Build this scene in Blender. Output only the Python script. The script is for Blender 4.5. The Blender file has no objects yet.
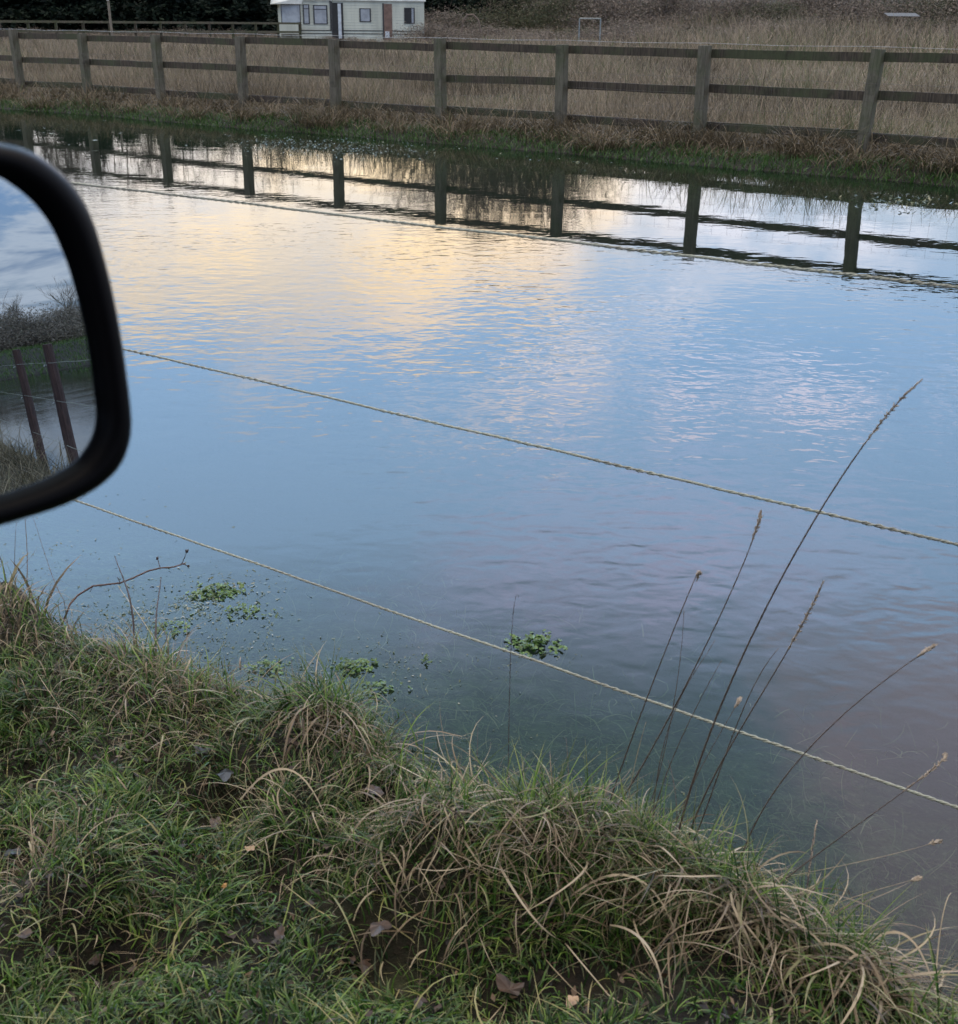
import bpy, bmesh, math, random
import numpy as np
from mathutils import Vector, Matrix

R = math.radians
rng = np.random.default_rng(7)
random.seed(11)
scene = bpy.context.scene
COL = scene.collection

# ------------------------------------------------------------------ camera
F, PITCH, ROLL, EYE = 1163.92, 0.3998, 0.0097, 1.5008
CAM = np.array([0.0, 0.0, EYE])
_fw = np.array([0, math.cos(PITCH), -math.sin(PITCH)])
_up = np.array([0, math.sin(PITCH), math.cos(PITCH)])
_rt = np.array([1.0, 0, 0])
RT = _rt * math.cos(ROLL) + _up * math.sin(ROLL)
UP = -_rt * math.sin(ROLL) + _up * math.cos(ROLL)
cd = bpy.data.cameras.new('camera')
cam = bpy.data.objects.new('camera', cd)
COL.objects.link(cam)
cd.sensor_fit = 'HORIZONTAL'
cd.sensor_width = 36.0
cd.lens = F / 958 * 36
cd.clip_start = 0.02
cd.clip_end = 3000
cd.dof.use_dof = True
cd.dof.focus_distance = 5.0
cd.dof.aperture_fstop = 14.0
cam.matrix_world = Matrix(((RT[0], UP[0], -_fw[0], 0), (RT[1], UP[1], -_fw[1], 0),
                           (RT[2], UP[2], -_fw[2], EYE), (0, 0, 0, 1)))
scene.camera = cam
scene.render.resolution_x, scene.render.resolution_y = 958, 1024

scene.view_settings.view_transform = 'Standard'
scene.view_settings.look = 'None'
scene.view_settings.exposure = 0.65
scene.view_settings.gamma = 1.0
scene.cycles.max_bounces = 8
scene.cycles.diffuse_bounces = 2
scene.cycles.glossy_bounces = 3
scene.cycles.transparent_max_bounces = 8
scene.cycles.use_denoising = True


# ------------------------------------------------------------------ node helpers
class NT:
    def __init__(s, tree):
        s.t = tree
        s.n = tree.nodes
        s.l = tree.links

    def new(s, typ, **kw):
        n = s.n.new(typ)
        for k, v in kw.items():
            setattr(n, k, v)
        return n

    def put(s, sock, v):
        if isinstance(v, bpy.types.NodeSocket):
            s.l.new(v, sock)
        elif v is not None:
            if isinstance(v, (tuple, list)) and len(v) == 3 and sock.type == 'RGBA':
                v = (*v, 1)
            sock.default_value = v

    def m(s, op, a, b=None, c=None, clamp=False):
        n = s.new('ShaderNodeMath', operation=op, use_clamp=clamp)
        s.put(n.inputs[0], a)
        if b is not None: s.put(n.inputs[1], b)
        if c is not None: s.put(n.inputs[2], c)
        return n.outputs[0]

    def mix(s, f, a, b, typ='RGBA', blend='MIX'):
        n = s.new('ShaderNodeMix', data_type=typ)
        if typ == 'RGBA':
            n.blend_type = blend
            i = (0, 6, 7, 2)
        else:
            i = (0, 2, 3, 0)
        s.put(n.inputs[i[0]], f); s.put(n.inputs[i[1]], a); s.put(n.inputs[i[2]], b)
        return n.outputs[i[3]]

    def noise(s, vec, scale, detail=3, rough=0.5, dist=0.0, out=0):
        n = s.new('ShaderNodeTexNoise')
        s.put(n.inputs['Vector'], vec)
        n.inputs['Scale'].default_value = scale
        n.inputs['Detail'].default_value = detail
        n.inputs['Roughness'].default_value = rough
        n.inputs['Distortion'].default_value = dist
        return n.outputs[out]

    def mr(s, v, a, b, c=0.0, d=1.0, smooth=False):
        n = s.new('ShaderNodeMapRange', interpolation_type='SMOOTHSTEP' if smooth else 'LINEAR')
        s.put(n.inputs[0], v); s.put(n.inputs[1], a); s.put(n.inputs[2], b)
        s.put(n.inputs[3], c); s.put(n.inputs[4], d)
        return n.outputs[0]

    def ramp(s, f, stops):
        n = s.new('ShaderNodeValToRGB')
        s.put(n.inputs[0], f)
        e = n.color_ramp.elements
        while len(e) < len(stops): e.new(0.5)
        for el, (p, c) in zip(e, stops):
            el.position = p
            el.color = (*c, 1)
        return n.outputs[0]

    def xyz(s, x, y, z):
        n = s.new('ShaderNodeCombineXYZ')
        s.put(n.inputs[0], x); s.put(n.inputs[1], y); s.put(n.inputs[2], z)
        return n.outputs[0]

    def scale(s, v, sc, rot=(0, 0, 0)):
        n = s.new('ShaderNodeMapping')
        s.put(n.inputs[0], v)
        n.inputs['Scale'].default_value = sc
        n.inputs['Rotation'].default_value = rot
        return n.outputs[0]

    def bump(s, h, strength, distance=0.01):
        n = s.new('ShaderNodeBump')
        s.put(n.inputs['Strength'], strength)
        n.inputs['Distance'].default_value = distance
        s.put(n.inputs['Height'], h)
        return n.outputs[0]


# ------------------------------------------------------------------ sky
SUN_AZ, SUN_EL = -14.0, 1.6
world = bpy.data.worlds.new('World')
scene.world = world
world.use_nodes = True
w = NT(world.node_tree)
w.n.clear()
tc = w.new('ShaderNodeTexCoord').outputs['Generated']
sky = w.new('ShaderNodeTexSky', sky_type='NISHITA')
sky.sun_disc = False
sky.sun_elevation = R(4.0)
sky.sun_rotation = R(SUN_AZ)
sky.air_density = 1.0
sky.dust_density = 0.6
sky.ozone_density = 2.0
sp = w.new('ShaderNodeSeparateXYZ')
w.l.new(tc, sp.inputs[0])
X, Y, Z = sp.outputs
az = w.m('MULTIPLY', w.m('ARCTAN2', X, Y), 180 / math.pi)
el = w.m('MULTIPLY', w.m('ARCSINE', Z), 180 / math.pi)
n1 = w.noise(tc, 5.0, 4, 0.55, out=1)
s1 = w.new('ShaderNodeSeparateXYZ'); w.l.new(n1, s1.inputs[0])
n2 = w.noise(tc, 17.0, 4, 0.6, out=1)
s2 = w.new('ShaderNodeSeparateXYZ'); w.l.new(n2, s2.inputs[0])
azw = w.m('ADD', az, w.m('ADD', w.m('MULTIPLY_ADD', s1.outputs[0], 12.0, -6.0), w.m('MULTIPLY_ADD', s2.outputs[0], 6.0, -3.0)))
elw = w.m('ADD', el, w.m('ADD', w.m('MULTIPLY_ADD', s1.outputs[1], 5.0, -2.5), w.m('MULTIPLY_ADD', s2.outputs[1], 4.0, -2.0)))
fine = w.noise(w.scale(tc, (1, 1, 2.2)), 14.0, 5, 0.6)
fine2 = w.noise(w.scale(tc, (1, 1, 2.5)), 4.5, 4, 0.6)


def blob(a0, e0, ra, re, rot=0.0, soft=0.7, strength=1.0):
    da = w.m('SUBTRACT', azw, a0); de = w.m('SUBTRACT', elw, e0)
    c, s_ = math.cos(R(rot)), math.sin(R(rot))
    p = w.m('DIVIDE', w.m('ADD', w.m('MULTIPLY', da, c), w.m('MULTIPLY', de, s_)), ra)
    q = w.m('DIVIDE', w.m('SUBTRACT', w.m('MULTIPLY', de, c), w.m('MULTIPLY', da, s_)), re)
    d = w.m('SQRT', w.m('ADD', w.m('MULTIPLY', p, p), w.m('MULTIPLY', q, q)))
    return w.mr(d, 1.0 + soft * 0.6, 1.0 - soft, 0.0, strength, True)


SKY_GAIN = 1.0
base = w.mix(1.0, sky.outputs[0], (0.10, 0.10, 0.10), blend='MULTIPLY')
# clear dusk blue over Nishita: the gradient the flood water shows
front = w.mr(w.m('ABSOLUTE', w.m('ADD', az, -SUN_AZ)), 150.0, 15.0, 0.0, 1.0, True)
blue = w.ramp(w.mr(el, 0.0, 60.0), [(0.0, (1.05, 0.95, 0.86)), (0.12, (0.95, 1.10, 1.32)), (0.24, (0.92, 1.55, 2.45)),
                                    (0.40, (1.75, 2.75, 4.1)), (0.52, (1.35, 1.95, 2.65)), (0.62, (1.0, 1.35, 1.75)), (0.82, (1.35, 1.24, 1.12)), (1.0, (1.55, 1.34, 1.18))])  # topmost stops lie out of view, added to warm the ground light
blue = w.mix(1.0, blue, w.mix(front, (0.26, 0.32, 0.42), (1, 1, 1)), blend='MULTIPLY')
c = w.mix(0.88, base, blue)
# scattered cloud over the whole dome
den = w.m('ADD', Z, 0.18)
pv = w.xyz(w.m('DIVIDE', X, den), w.m('DIVIDE', Y, den), 0.0)
cl = w.noise(pv, 1.5, 6, 0.62, 0.5)
back = w.m('SUBTRACT', 1.0, front)
clm = w.m('MULTIPLY', w.mr(cl, 0.40, 0.54, 0, 1, True), w.mr(w.m('ABSOLUTE', w.m('ADD', az, -2.0)), 24.0, 40.0, 0.0, 0.85, True))
clcol = w.mix(front, (0.17, 0.23, 0.34), (1.0, 1.0, 1.25))
clcol = w.mix(w.mr(cl, 0.66, 0.52, 0, 1, True), clcol, w.mix(front, (0.60, 0.58, 0.62), (1.7, 1.45, 1.3)))
c = w.mix(clm, c, clcol)
# cloud over the flood, by bearing and height
fb = w.mr(fine, 0.40, 0.62, 0, 1, True)
fb2 = w.mr(fine2, 0.38, 0.60, 0, 1, True)


def cloud(c, mask, col, f=None):
    if f is not None:
        mask = w.m('MULTIPLY', mask, f)
    return w.mix(mask, c, col)


soft_f = w.m('MULTIPLY_ADD', fb, 0.45, 0.55)
c = cloud(c, blob(-9, 9.2, 18, 4.4, -3, 0.6), (1.75, 1.55, 1.35), soft_f)
c = cloud(c, blob(-.5, 10.0, 9, 2.7, -12, 0.9, 0.98), (2.7, 2.0, 1.15), soft_f)
c = cloud(c, blob(3.2, 9.6, 4.5, 2.4, -30, 0.9, 0.85), (2.4, 1.85, 1.25))
c = cloud(c, blob(-13, 11.0, 6, 2.4, -14, 0.9, 0.9), (2.5, 1.90, 1.15), soft_f)
c = cloud(c, blob(-4, 5.8, 10, 2.2, 0, 0.8, 0.9), (2.3, 1.75, 1.05), soft_f)
c = cloud(c, blob(12, 4.6, 8, 1.8, 0, 0.7, 0.85), (1.35, 1.10, 0.98), soft_f)
c = cloud(c, blob(14, 9.0, 10, 2.8, -8, 0.9, .85), (1.75, 1.75, 1.95), fb)
c = cloud(c, blob(4.0, 15.4, 6.5, .9, -22, 1.0, 1.0), (3.0, 2.6, 2.45), soft_f)
c = cloud(c, blob(-5, 13.4, 7.5, 1.2, -20, 1.0, .95), (2.6, 2.15, 1.75), soft_f)
c = cloud(c, blob(13, 17.0, 13, 1.4, -4, 1.0, 1.0), (2.7, 2.6, 3.1), fb)
c = cloud(c, blob(9, 26, 14, 5.0, -6, 0.8, 0.75), (2.5, 2.6, 3.8), soft_f)
# grey-mauve bank of cloud high to the right, dark gap overhead to the left of it
c = cloud(c, blob(1, 37, 15, 7.0, -6, 0.8, 0.85), (0.55, 0.85, 1.05))
c = cloud(c, blob(26, 34, 8.5, 8.5, 12, 0.5, 0.95), (2.3, 1.95, 2.35), w.m('MULTIPLY_ADD', fb2, 0.3, 0.7))
# unseen grey-white cloud overhead, added to brighten and warm the light on the ground
c = w.mix(w.m('MULTIPLY', w.mr(el, 43, 58, 0, 1, True), .9), c, w.mix(w.mr(cl, .4, .65, 0, 1, True), (1.55, 1.38, 1.22), (2.5, 2.15, 1.85)))
c = w.mix(w.mr(el, -1.0, 0.0), (0.12, 0.12, 0.13), c)
bg = w.new('ShaderNodeBackground')
w.put(bg.inputs[0], c)
bg.inputs[1].default_value = SKY_GAIN
wo = w.new('ShaderNodeOutputWorld')
w.l.new(bg.outputs[0], wo.inputs[0])

sl = bpy.data.lights.new('sun', 'SUN')
sl.energy = 0.15
sl.angle = R(3)
sl.color = (1.0, 0.72, 0.45)
so = bpy.data.objects.new('sun', sl)
COL.objects.link(so)
sd = Vector((math.sin(R(SUN_AZ)) * math.cos(R(SUN_EL)), math.cos(R(SUN_AZ)) * math.cos(R(SUN_EL)), math.sin(R(SUN_EL))))
so.rotation_euler = sd.to_track_quat('Z', 'Y').to_euler()


# ------------------------------------------------------------------ placing helpers
def ray(px, py):
    d = _fw + RT * (px - 479) / F - UP * (py - 512) / F
    return d / np.linalg.norm(d)


CT, ST = math.cos(R(35)), math.sin(R(35))      # the bank, the ropes and the fence run along u; v is away from the road


def uv(x, y): return x * CT - y * ST, x * ST + y * CT
def xy(u, v): return u * CT + v * ST, -u * ST + v * CT


def at_v(px, py, v):                            # the point at distance v across the flood that the photo shows at px, py
    d = ray(px, py)
    return CAM + d * (v / (d[0] * ST + d[1] * CT))


def at_z(px, py, z=0.0):
    d = ray(px, py)
    return CAM + d * ((z - EYE) / d[2])


def at_d(px, py, dist):
    d = ray(px, py)
    return CAM + d * (dist / math.hypot(d[0], d[1]))


# ------------------------------------------------------------------ value noise and terrain height
_perm = rng.random((256, 256))


def vn(x, y):
    x = np.asarray(x, float); y = np.asarray(y, float)
    xi = np.floor(x).astype(int); yi = np.floor(y).astype(int)
    fx = x - xi; fy = y - yi
    fx = fx * fx * (3 - 2 * fx); fy = fy * fy * (3 - 2 * fy)
    g = lambda a, b: _perm[a & 255, b & 255]
    return (g(xi, yi) * (1 - fx) + g(xi + 1, yi) * fx) * (1 - fy) + (g(xi, yi + 1) * (1 - fx) + g(xi + 1, yi + 1) * fx) * fy


def fbm(x, y, o=4):
    s = 0; a = 0.5; t = 0
    for i in range(o):
        s = s + a * vn(x * 2 ** i + 17 * i, y * 2 ** i + 9 * i); t += a; a *= 0.5
    return s / t


_edge_px = [(-60, 548), (0, 566), (60, 606), (130, 640), (200, 662), (280, 700), (340, 702), (380, 728), (430, 758), (520, 805), (620, 812), (700, 852), (800, 900), (850, 938), (958, 975), (1010, 990)]
_edge_uv = sorted(uv(*at_z(a, b, .08)[:2]) for a, b in _edge_px)
_eu = np.array([e[0] for e in _edge_uv]); _ev = np.array([e[1] for e in _edge_uv])
# tussock mounds (+) and muddy hollows (-) on the near bank: place, height, radius
_bumps = [((15, 610), .09, .11), ((150, 675), .045, .13), ((345, 712), .050, .075), ((290, 740), .03, .08), ((575, 840), .035, .10), ((650, 862), .03, .08), ((740, 905), .045, .08), ((850, 955), .05, .07),
          ((430, 830), .04, .08), ((60, 860), .05, .08), ((480, 860), .035, .07),
          ((225, 785), -.075, .075), ((385, 935), -.085, .085), ((10, 850), -.08, .07), ((105, 935), -.07, .07), ((390, 800), -.07, .045), ((275, 860), -.04, .06), ((500, 985), -.06, .06), ((600, 960), -.05, .07), ((30, 760), -.04, .06)]
_bumps = [(*at_z(*p, .10)[:2], h_, r_) for p, h_, r_ in _bumps]


def hollow(x, y):
    s_ = 0
    for bx_, by_, h_, r_ in _bumps:
        if h_ < 0: s_ = np.maximum(s_, np.exp(-((x - bx_) ** 2 + (y - by_) ** 2) / (2 * (r_ * .75) ** 2)))
    return s_


def near_edge(u):
    base_ = 1.62 + 0.16 * (fbm(u * 1.4 + 5, u * 0 + 3) - 0.5)
    w_ = np.clip(np.minimum(u - _eu[0] + .3, _eu[-1] + .3 - u) / .3, 0, 1)
    return base_ * (1 - w_) + w_ * np.interp(u, _eu, _ev) + 0.04 * (vn(u * 8, u * 0 + 8) - 0.5)


def far_edge(u):
    return 12.75 + 0.5 * (fbm(u * 0.35 + 40, u * 0 + 1) - 0.5)


def sst(x): x = np.clip(x, 0, 1); return x * x * (3 - 2 * x)


def height(x, y):
    x = np.asarray(x, float); y = np.asarray(y, float)
    u, v = uv(x, y)
    t = near_edge(u) - v
    hn = np.interp(t, [-3, -1.2, -.45, -.1, 0, .06, .14, .35, .8, 2, 4], [-.42, -.30, -.15, -.035, 0, .06, .10, .10, .07, .10, .16])
    hf = np.interp(v - far_edge(u), [-4, -1, -.3, 0, .3, .8, 1.5, 5, 60], [-.42, -.2, -.06, 0, .07, .13, .16, .2, .25])
    h = np.where(v < 7, hn, hf)
    rough = np.where(v < 7, sst(t / .15), sst((v - far_edge(u)) / .6))
    b_ = 0
    for bx_, by_, h_, r_ in _bumps: b_ = b_ + h_ * np.exp(-((x - bx_) ** 2 + (y - by_) ** 2) / (2 * r_ * r_))
    h = h + np.where((v < 3) & (t > 0), b_ * sst(t / .12), 0)
    amp = np.where(v < 7, .07, .10)
    h = h + amp * rough * (fbm(x * 4 * np.where(v < 7, 1, .3), y * 4 * np.where(v < 7, 1, .3)) - 0.5) * 1.6
    h = h + np.where((v < 7) & (t < 0), .03 * (fbm(x * 7, y * 7) - .5) * sst(-t / .2), 0)
    # scrub-covered rise beyond the field, ahead to the right
    r = np.hypot(x, y); a = np.degrees(np.arctan2(x, y))
    hill = 3.0 * sst((r - 66) / 26) * sst((a + 1.0) / 7) * sst((75 - a) / 20) * (0.55 + 0.7 * fbm(x * .05, y * .05))
    h = h + np.where(v > 20, hill, 0)
    # low rise far down the flood
    hb = 1.25 * sst((u - 62) / 26) + 1.2 * sst((u - 90) / 30)
    h = np.where(v < 60, np.maximum(h, h + hb), h)
    h = np.where((u > 62) & (v < 60) & (v > -40), np.maximum(h, .10 * sst((u - 62) / 3) + hb), h)
    return h


# ------------------------------------------------------------------ mesh and object helpers
def tag(o, label=None, cat=None, group=None, kind=None):
    if label: o['label'] = label
    if cat: o['category'] = cat
    if group: o['group'] = group
    if kind: o['kind'] = kind
    return o


def empty(name, loc, label, cat, group=None, rz=0.0):
    o = bpy.data.objects.new(name, None)
    COL.objects.link(o)
    o.location = loc
    o.rotation_euler.z = rz
    o.empty_display_size = 0.1
    return tag(o, label, cat, group)


def link(name, me, mat, parent=None, smooth=False):
    o = bpy.data.objects.new(name, me)
    COL.objects.link(o)
    if mat is not None and not me.materials: me.materials.append(mat)
    if smooth: me.polygons.foreach_set('use_smooth', [True] * len(me.polygons))
    if parent is not None:
        o.parent = parent
        o.matrix_parent_inverse = Matrix.Identity(4)
    return o


def np_mesh(name, V, Fq, Ft=None, attrs=None):
    me = bpy.data.meshes.new(name)
    V = np.asarray(V, np.float32)
    nq = 0 if Fq is None else len(Fq)
    nt = 0 if Ft is None else len(Ft)
    me.vertices.add(len(V))
    me.vertices.foreach_set('co', V.ravel())
    loops = []
    if nq: loops.append(np.asarray(Fq, np.int32).ravel())
    if nt: loops.append(np.asarray(Ft, np.int32).ravel())
    loops = np.concatenate(loops)
    me.loops.add(len(loops))
    me.loops.foreach_set('vertex_index', loops)
    me.polygons.add(nq + nt)
    st = np.concatenate([np.arange(nq) * 4, nq * 4 + np.arange(nt) * 3]).astype(np.int32)
    me.polygons.foreach_set('loop_start', st)
    me.update(calc_edges=True)
    if attrs:
        for k, a in attrs.items():
            at = me.attributes.new(k, 'FLOAT_COLOR', 'POINT')
            at.data.foreach_set('color', np.asarray(a, np.float32).ravel())
    me.validate()
    return me


class MB:
    """collects simple shapes into one mesh"""
    def __init__(s): s.V = []; s.Q = []; s.T = []; s.P = []

    def add(s, V, polys):
        k = len(s.V)
        s.V += [tuple(map(float, v)) for v in V]
        s.P += [tuple(i + k for i in p) for p in polys]

    def box(s, x0, x1, y0, y1, z0, z1):
        s.add([(x0, y0, z0), (x1, y0, z0), (x1, y1, z0), (x0, y1, z0), (x0, y0, z1), (x1, y0, z1), (x1, y1, z1), (x0, y1, z1)],
              [(0, 3, 2, 1), (4, 5, 6, 7), (0, 1, 5, 4), (1, 2, 6, 5), (2, 3, 7, 6), (3, 0, 4, 7)])

    def bar(s, a, b, wd, ht, nseg=1, jit=0.0, side=None):
        """board from a to b, width along the horizontal normal, height vertical-ish"""
        a = np.array(a, float); b = np.array(b, float)
        d = (b - a) / np.linalg.norm(b - a)
        n = np.cross(d, [0, 0, 1.0]) if abs(d[2]) < .9 else (np.array(side, float) if side is not None else np.array([1.0, 0, 0]))
        n = n - d * (n @ d); n /= np.linalg.norm(n)
        q = np.cross(n, d)
        V = []; P = []
        for i in range(nseg + 1):
            c_ = a + (b - a) * i / nseg + (q * random.uniform(-jit, jit) + n * random.uniform(-jit, jit) if 0 < i < nseg else 0)
            for sx, sy in ((-1, -1), (1, -1), (1, 1), (-1, 1)):
                V.append(c_ + n * sx * wd / 2 + q * sy * ht / 2)
            if i:
                for k in range(4):
                    P.append((4 * (i - 1) + k, 4 * (i - 1) + (k + 1) % 4, 4 * i + (k + 1) % 4, 4 * i + k))
        P += [(3, 2, 1, 0), (4 * nseg, 4 * nseg + 1, 4 * nseg + 2, 4 * nseg + 3)]
        s.add(V, P)

    def tube(s, pts, rad, k=6, cap=True):
        pts = [np.array(p, float) for p in pts]
        if not hasattr(rad, '__len__'): rad = [rad] * len(pts)
        V = []; P = []; ref = np.array([0.13, 0.31, 0.94])
        for i, p in enumerate(pts):
            d = pts[min(i + 1, len(pts) - 1)] - pts[max(i - 1, 0)]
            d = d / (np.linalg.norm(d) + 1e-9)
            n = np.cross(d, ref)
            if np.linalg.norm(n) < .05: n = np.cross(d, [1.0, 0, 0])
            n /= np.linalg.norm(n); q = np.cross(d, n)
            for j in range(k):
                a = 2 * math.pi * j / k
                V.append(p + (n * math.cos(a) + q * math.sin(a)) * rad[i])
            if i:
                for j in range(k):
                    P.append((k * (i - 1) + j, k * (i - 1) + (j + 1) % k, k * i + (j + 1) % k, k * i + j))
        if cap:
            P += [tuple(range(k - 1, -1, -1)), tuple(range(k * (len(pts) - 1), k * len(pts)))]
        s.add(V, P)

    def build(s, name, mat, parent=None, smooth=False, bevel=0.0):
        me = bpy.data.meshes.new(name)
        me.from_pydata(s.V, [], s.P)
        me.update()
        if bevel:
            bm = bmesh.new(); bm.from_mesh(me)
            bmesh.ops.bevel(bm, geom=bm.edges[:], offset=bevel, segments=2, affect='EDGES', clamp_overlap=True)
            bm.to_mesh(me); bm.free()
        return link(name, me, mat, parent, smooth)


# ------------------------------------------------------------------ materials
def material(name):
    m = bpy.data.materials.new(name)
    m.use_nodes = True
    t = NT(m.node_tree)
    t.n.clear()
    out = t.new('ShaderNodeOutputMaterial')
    return m, t, out


def pbr(name, col, rough=0.6, metal=0.0, noise_sc=8.0, var=0.25, bump=0.0, bdist=0.01, spec=0.5, col2=None):
    m, t, out = material(name)
    b = t.new('ShaderNodeBsdfPrincipled')
    tcn = t.new('ShaderNodeTexCoord').outputs['Object']
    n = t.noise(tcn, noise_sc, 5, 0.6)
    c2 = col2 or tuple(max(0, k * (1 - var)) for k in col)
    c1 = tuple(min(1, k * (1 + var * .5)) for k in col) if col2 is None else col
    t.put(b.inputs['Base Color'], t.mix(t.mr(n, .35, .65, smooth=True), c1, c2))
    b.inputs['Roughness'].default_value = rough
    b.inputs['Metallic'].default_value = metal
    b.inputs['Specular IOR Level'].default_value = spec
    if bump: t.l.new(t.bump(t.noise(tcn, noise_sc * 4, 4, 0.6), bump, bdist), b.inputs['Normal'])
    t.l.new(b.outputs[0], out.inputs[0])
    return m


def blade_mat(name, stops_r, tip, rough=0.5, transl=0.25, spec=0.35):
    """colour by a per-blade random value, dry tips; attribute blade = (random, position along blade, random2, 1)"""
    m, t, out = material(name)
    a = t.new('ShaderNodeAttribute'); a.attribute_name = 'blade'
    s_ = t.new('ShaderNodeSeparateColor'); t.l.new(a.outputs['Color'], s_.inputs[0])
    c_ = t.ramp(s_.outputs[0], stops_r)
    c_ = t.mix(t.m('MULTIPLY', t.mr(s_.outputs[1], .55, 1.0), s_.outputs[2]), c_, tip)
    b = t.new('ShaderNodeBsdfPrincipled')
    t.put(b.inputs['Base Color'], c_)
    b.inputs['Roughness'].default_value = rough
    b.inputs['Specular IOR Level'].default_value = spec
    tr = t.new('ShaderNodeBsdfTranslucent'); t.put(tr.inputs[0], c_)
    mx = t.new('ShaderNodeMixShader'); mx.inputs[0].default_value = transl
    t.l.new(b.outputs[0], mx.inputs[1]); t.l.new(tr.outputs[0], mx.inputs[2])
    t.l.new(mx.outputs[0], out.inputs[0])
    return m


# ground
def ground_mat():
    m, t, out = material('earth_and_turf')
    tcn = t.new('ShaderNodeTexCoord').outputs['Object']
    sp_ = t.new('ShaderNodeSeparateXYZ'); t.l.new(tcn, sp_.inputs[0])
    x, y, z = sp_.outputs
    v = t.m('ADD', t.m('MULTIPLY', x, ST), t.m('MULTIPLY', y, CT))
    n = t.noise(tcn, 6, 6, 0.65); nf = t.noise(tcn, 45, 5, 0.7); nl = t.noise(tcn, .35, 4, .6)
    near = t.mix(t.mr(n, .4, .62, smooth=True), (.006, .006, .005), (.013, .015, .007))
    near = t.mix(t.mr(nf, .45, .7), near, (.020, .015, .010))
    field = t.mix(t.mr(nl, .35, .65, smooth=True), (.10, .075, .048), (.060, .062, .030))
    field = t.mix(t.mr(n, .4, .65), field, (.13, .10, .065))
    u = t.m('SUBTRACT', t.m('MULTIPLY', x, CT), t.m('MULTIPLY', y, ST))
    field = t.mix(t.mr(u, 50, 60, smooth=True), field, t.mix(n, (.045, .080, .024), (.075, .115, .035)))
    c_ = t.mix(t.mr(v, 12.9, 14.2, smooth=True), near, field)
    # drowned turf and silt
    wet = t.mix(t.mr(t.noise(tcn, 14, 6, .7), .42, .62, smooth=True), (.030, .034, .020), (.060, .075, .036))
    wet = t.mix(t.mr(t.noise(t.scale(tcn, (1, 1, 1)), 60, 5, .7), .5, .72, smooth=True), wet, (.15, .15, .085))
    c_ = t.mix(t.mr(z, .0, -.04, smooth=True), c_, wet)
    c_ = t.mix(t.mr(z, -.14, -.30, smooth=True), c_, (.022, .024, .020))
    # far scrubland
    c_ = t.mix(t.m('MULTIPLY', t.mr(z, .7, 1.6, smooth=True), t.mr(v, 20, 30)), c_, t.mix(t.mr(t.noise(tcn, .25, 6, .7), .4, .6), (.035, .032, .02), (.055, .045, .03)))
    b = t.new('ShaderNodeBsdfPrincipled')
    t.put(b.inputs['Base Color'], c_)
    b.inputs['Roughness'].default_value = .85
    b.inputs['Specular IOR Level'].default_value = .25
    t.l.new(t.bump(nf, .8, .02), b.inputs['Normal'])
    t.l.new(b.outputs[0], out.inputs[0])
    return m


def water_mat():
    m, t, out = material('flood_water')
    geo = t.new('ShaderNodeTexCoord').outputs['Object']
    # ripples run across the breeze: short waves, long crests
    wv = t.scale(geo, (1.0, 1.5, 1), (0, 0, R(-10)))
    wv2 = t.scale(geo, (1.0, 1.3, 1), (0, 0, R(16)))
    a = t.noise(wv, 7.0, 1.5, .5, .4)
    b_ = t.noise(wv2, 14.0, 1, .5, .3)
    c_ = t.noise(t.scale(geo, (1.0, 1.4, 1)), 2.2, 2, .5)
    h = t.m('ADD', a, t.m('MULTIPLY', b_, .40))
    sp_ = t.new('ShaderNodeSeparateXYZ'); t.l.new(geo, sp_.inputs[0])
    x, y, z = sp_.outputs
    v = t.m('ADD', t.m('MULTIPLY', x, ST), t.m('MULTIPLY', y, CT))
    u = t.m('SUBTRACT', t.m('MULTIPLY', x, CT), t.m('MULTIPLY', y, ST))
    gust = t.mr(t.noise(geo, .45, 3, .55), .36, .62, .40, 1.0, True)
    lee = t.mr(v, 1.9, 3.6, .13, 1.0, True)          # calmer close to the bank
    lee2 = t.mr(v, 8.2, 5.0, .085, 1.0, True)        # and in the shelter of the far one
    amp = t.m('MULTIPLY', t.m('MULTIPLY', gust, lee), lee2)
    bn = t.new('ShaderNodeBump'); bn.inputs['Strength'].default_value = 1.0
    bn.inputs['Distance'].default_value = .0040
    t.put(bn.inputs['Height'], t.m('ADD', t.m('MULTIPLY', h, amp), t.m('MULTIPLY', c_, t.m('MULTIPLY', t.mr(v, 8.5, 5.5, .20, .6, True), lee))))
    fr = t.new('ShaderNodeFresnel'); fr.inputs['IOR'].default_value = 1.333
    t.l.new(bn.outputs[0], fr.inputs['Normal'])
    gl = t.new('ShaderNodeBsdfGlossy'); gl.inputs['Roughness'].default_value = .015
    t.l.new(bn.outputs[0], gl.inputs['Normal'])
    tr = t.new('ShaderNodeBsdfTransparent'); tr.inputs[0].default_value = (.50, .66, .66, 1)
    mx = t.new('ShaderNodeMixShader')
    t.l.new(fr.outputs[0], mx.inputs[0]); t.l.new(tr.outputs[0], mx.inputs[1]); t.l.new(gl.outputs[0], mx.inputs[2])
    t.l.new(mx.outputs[0], out.inputs[0])
    return m


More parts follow.
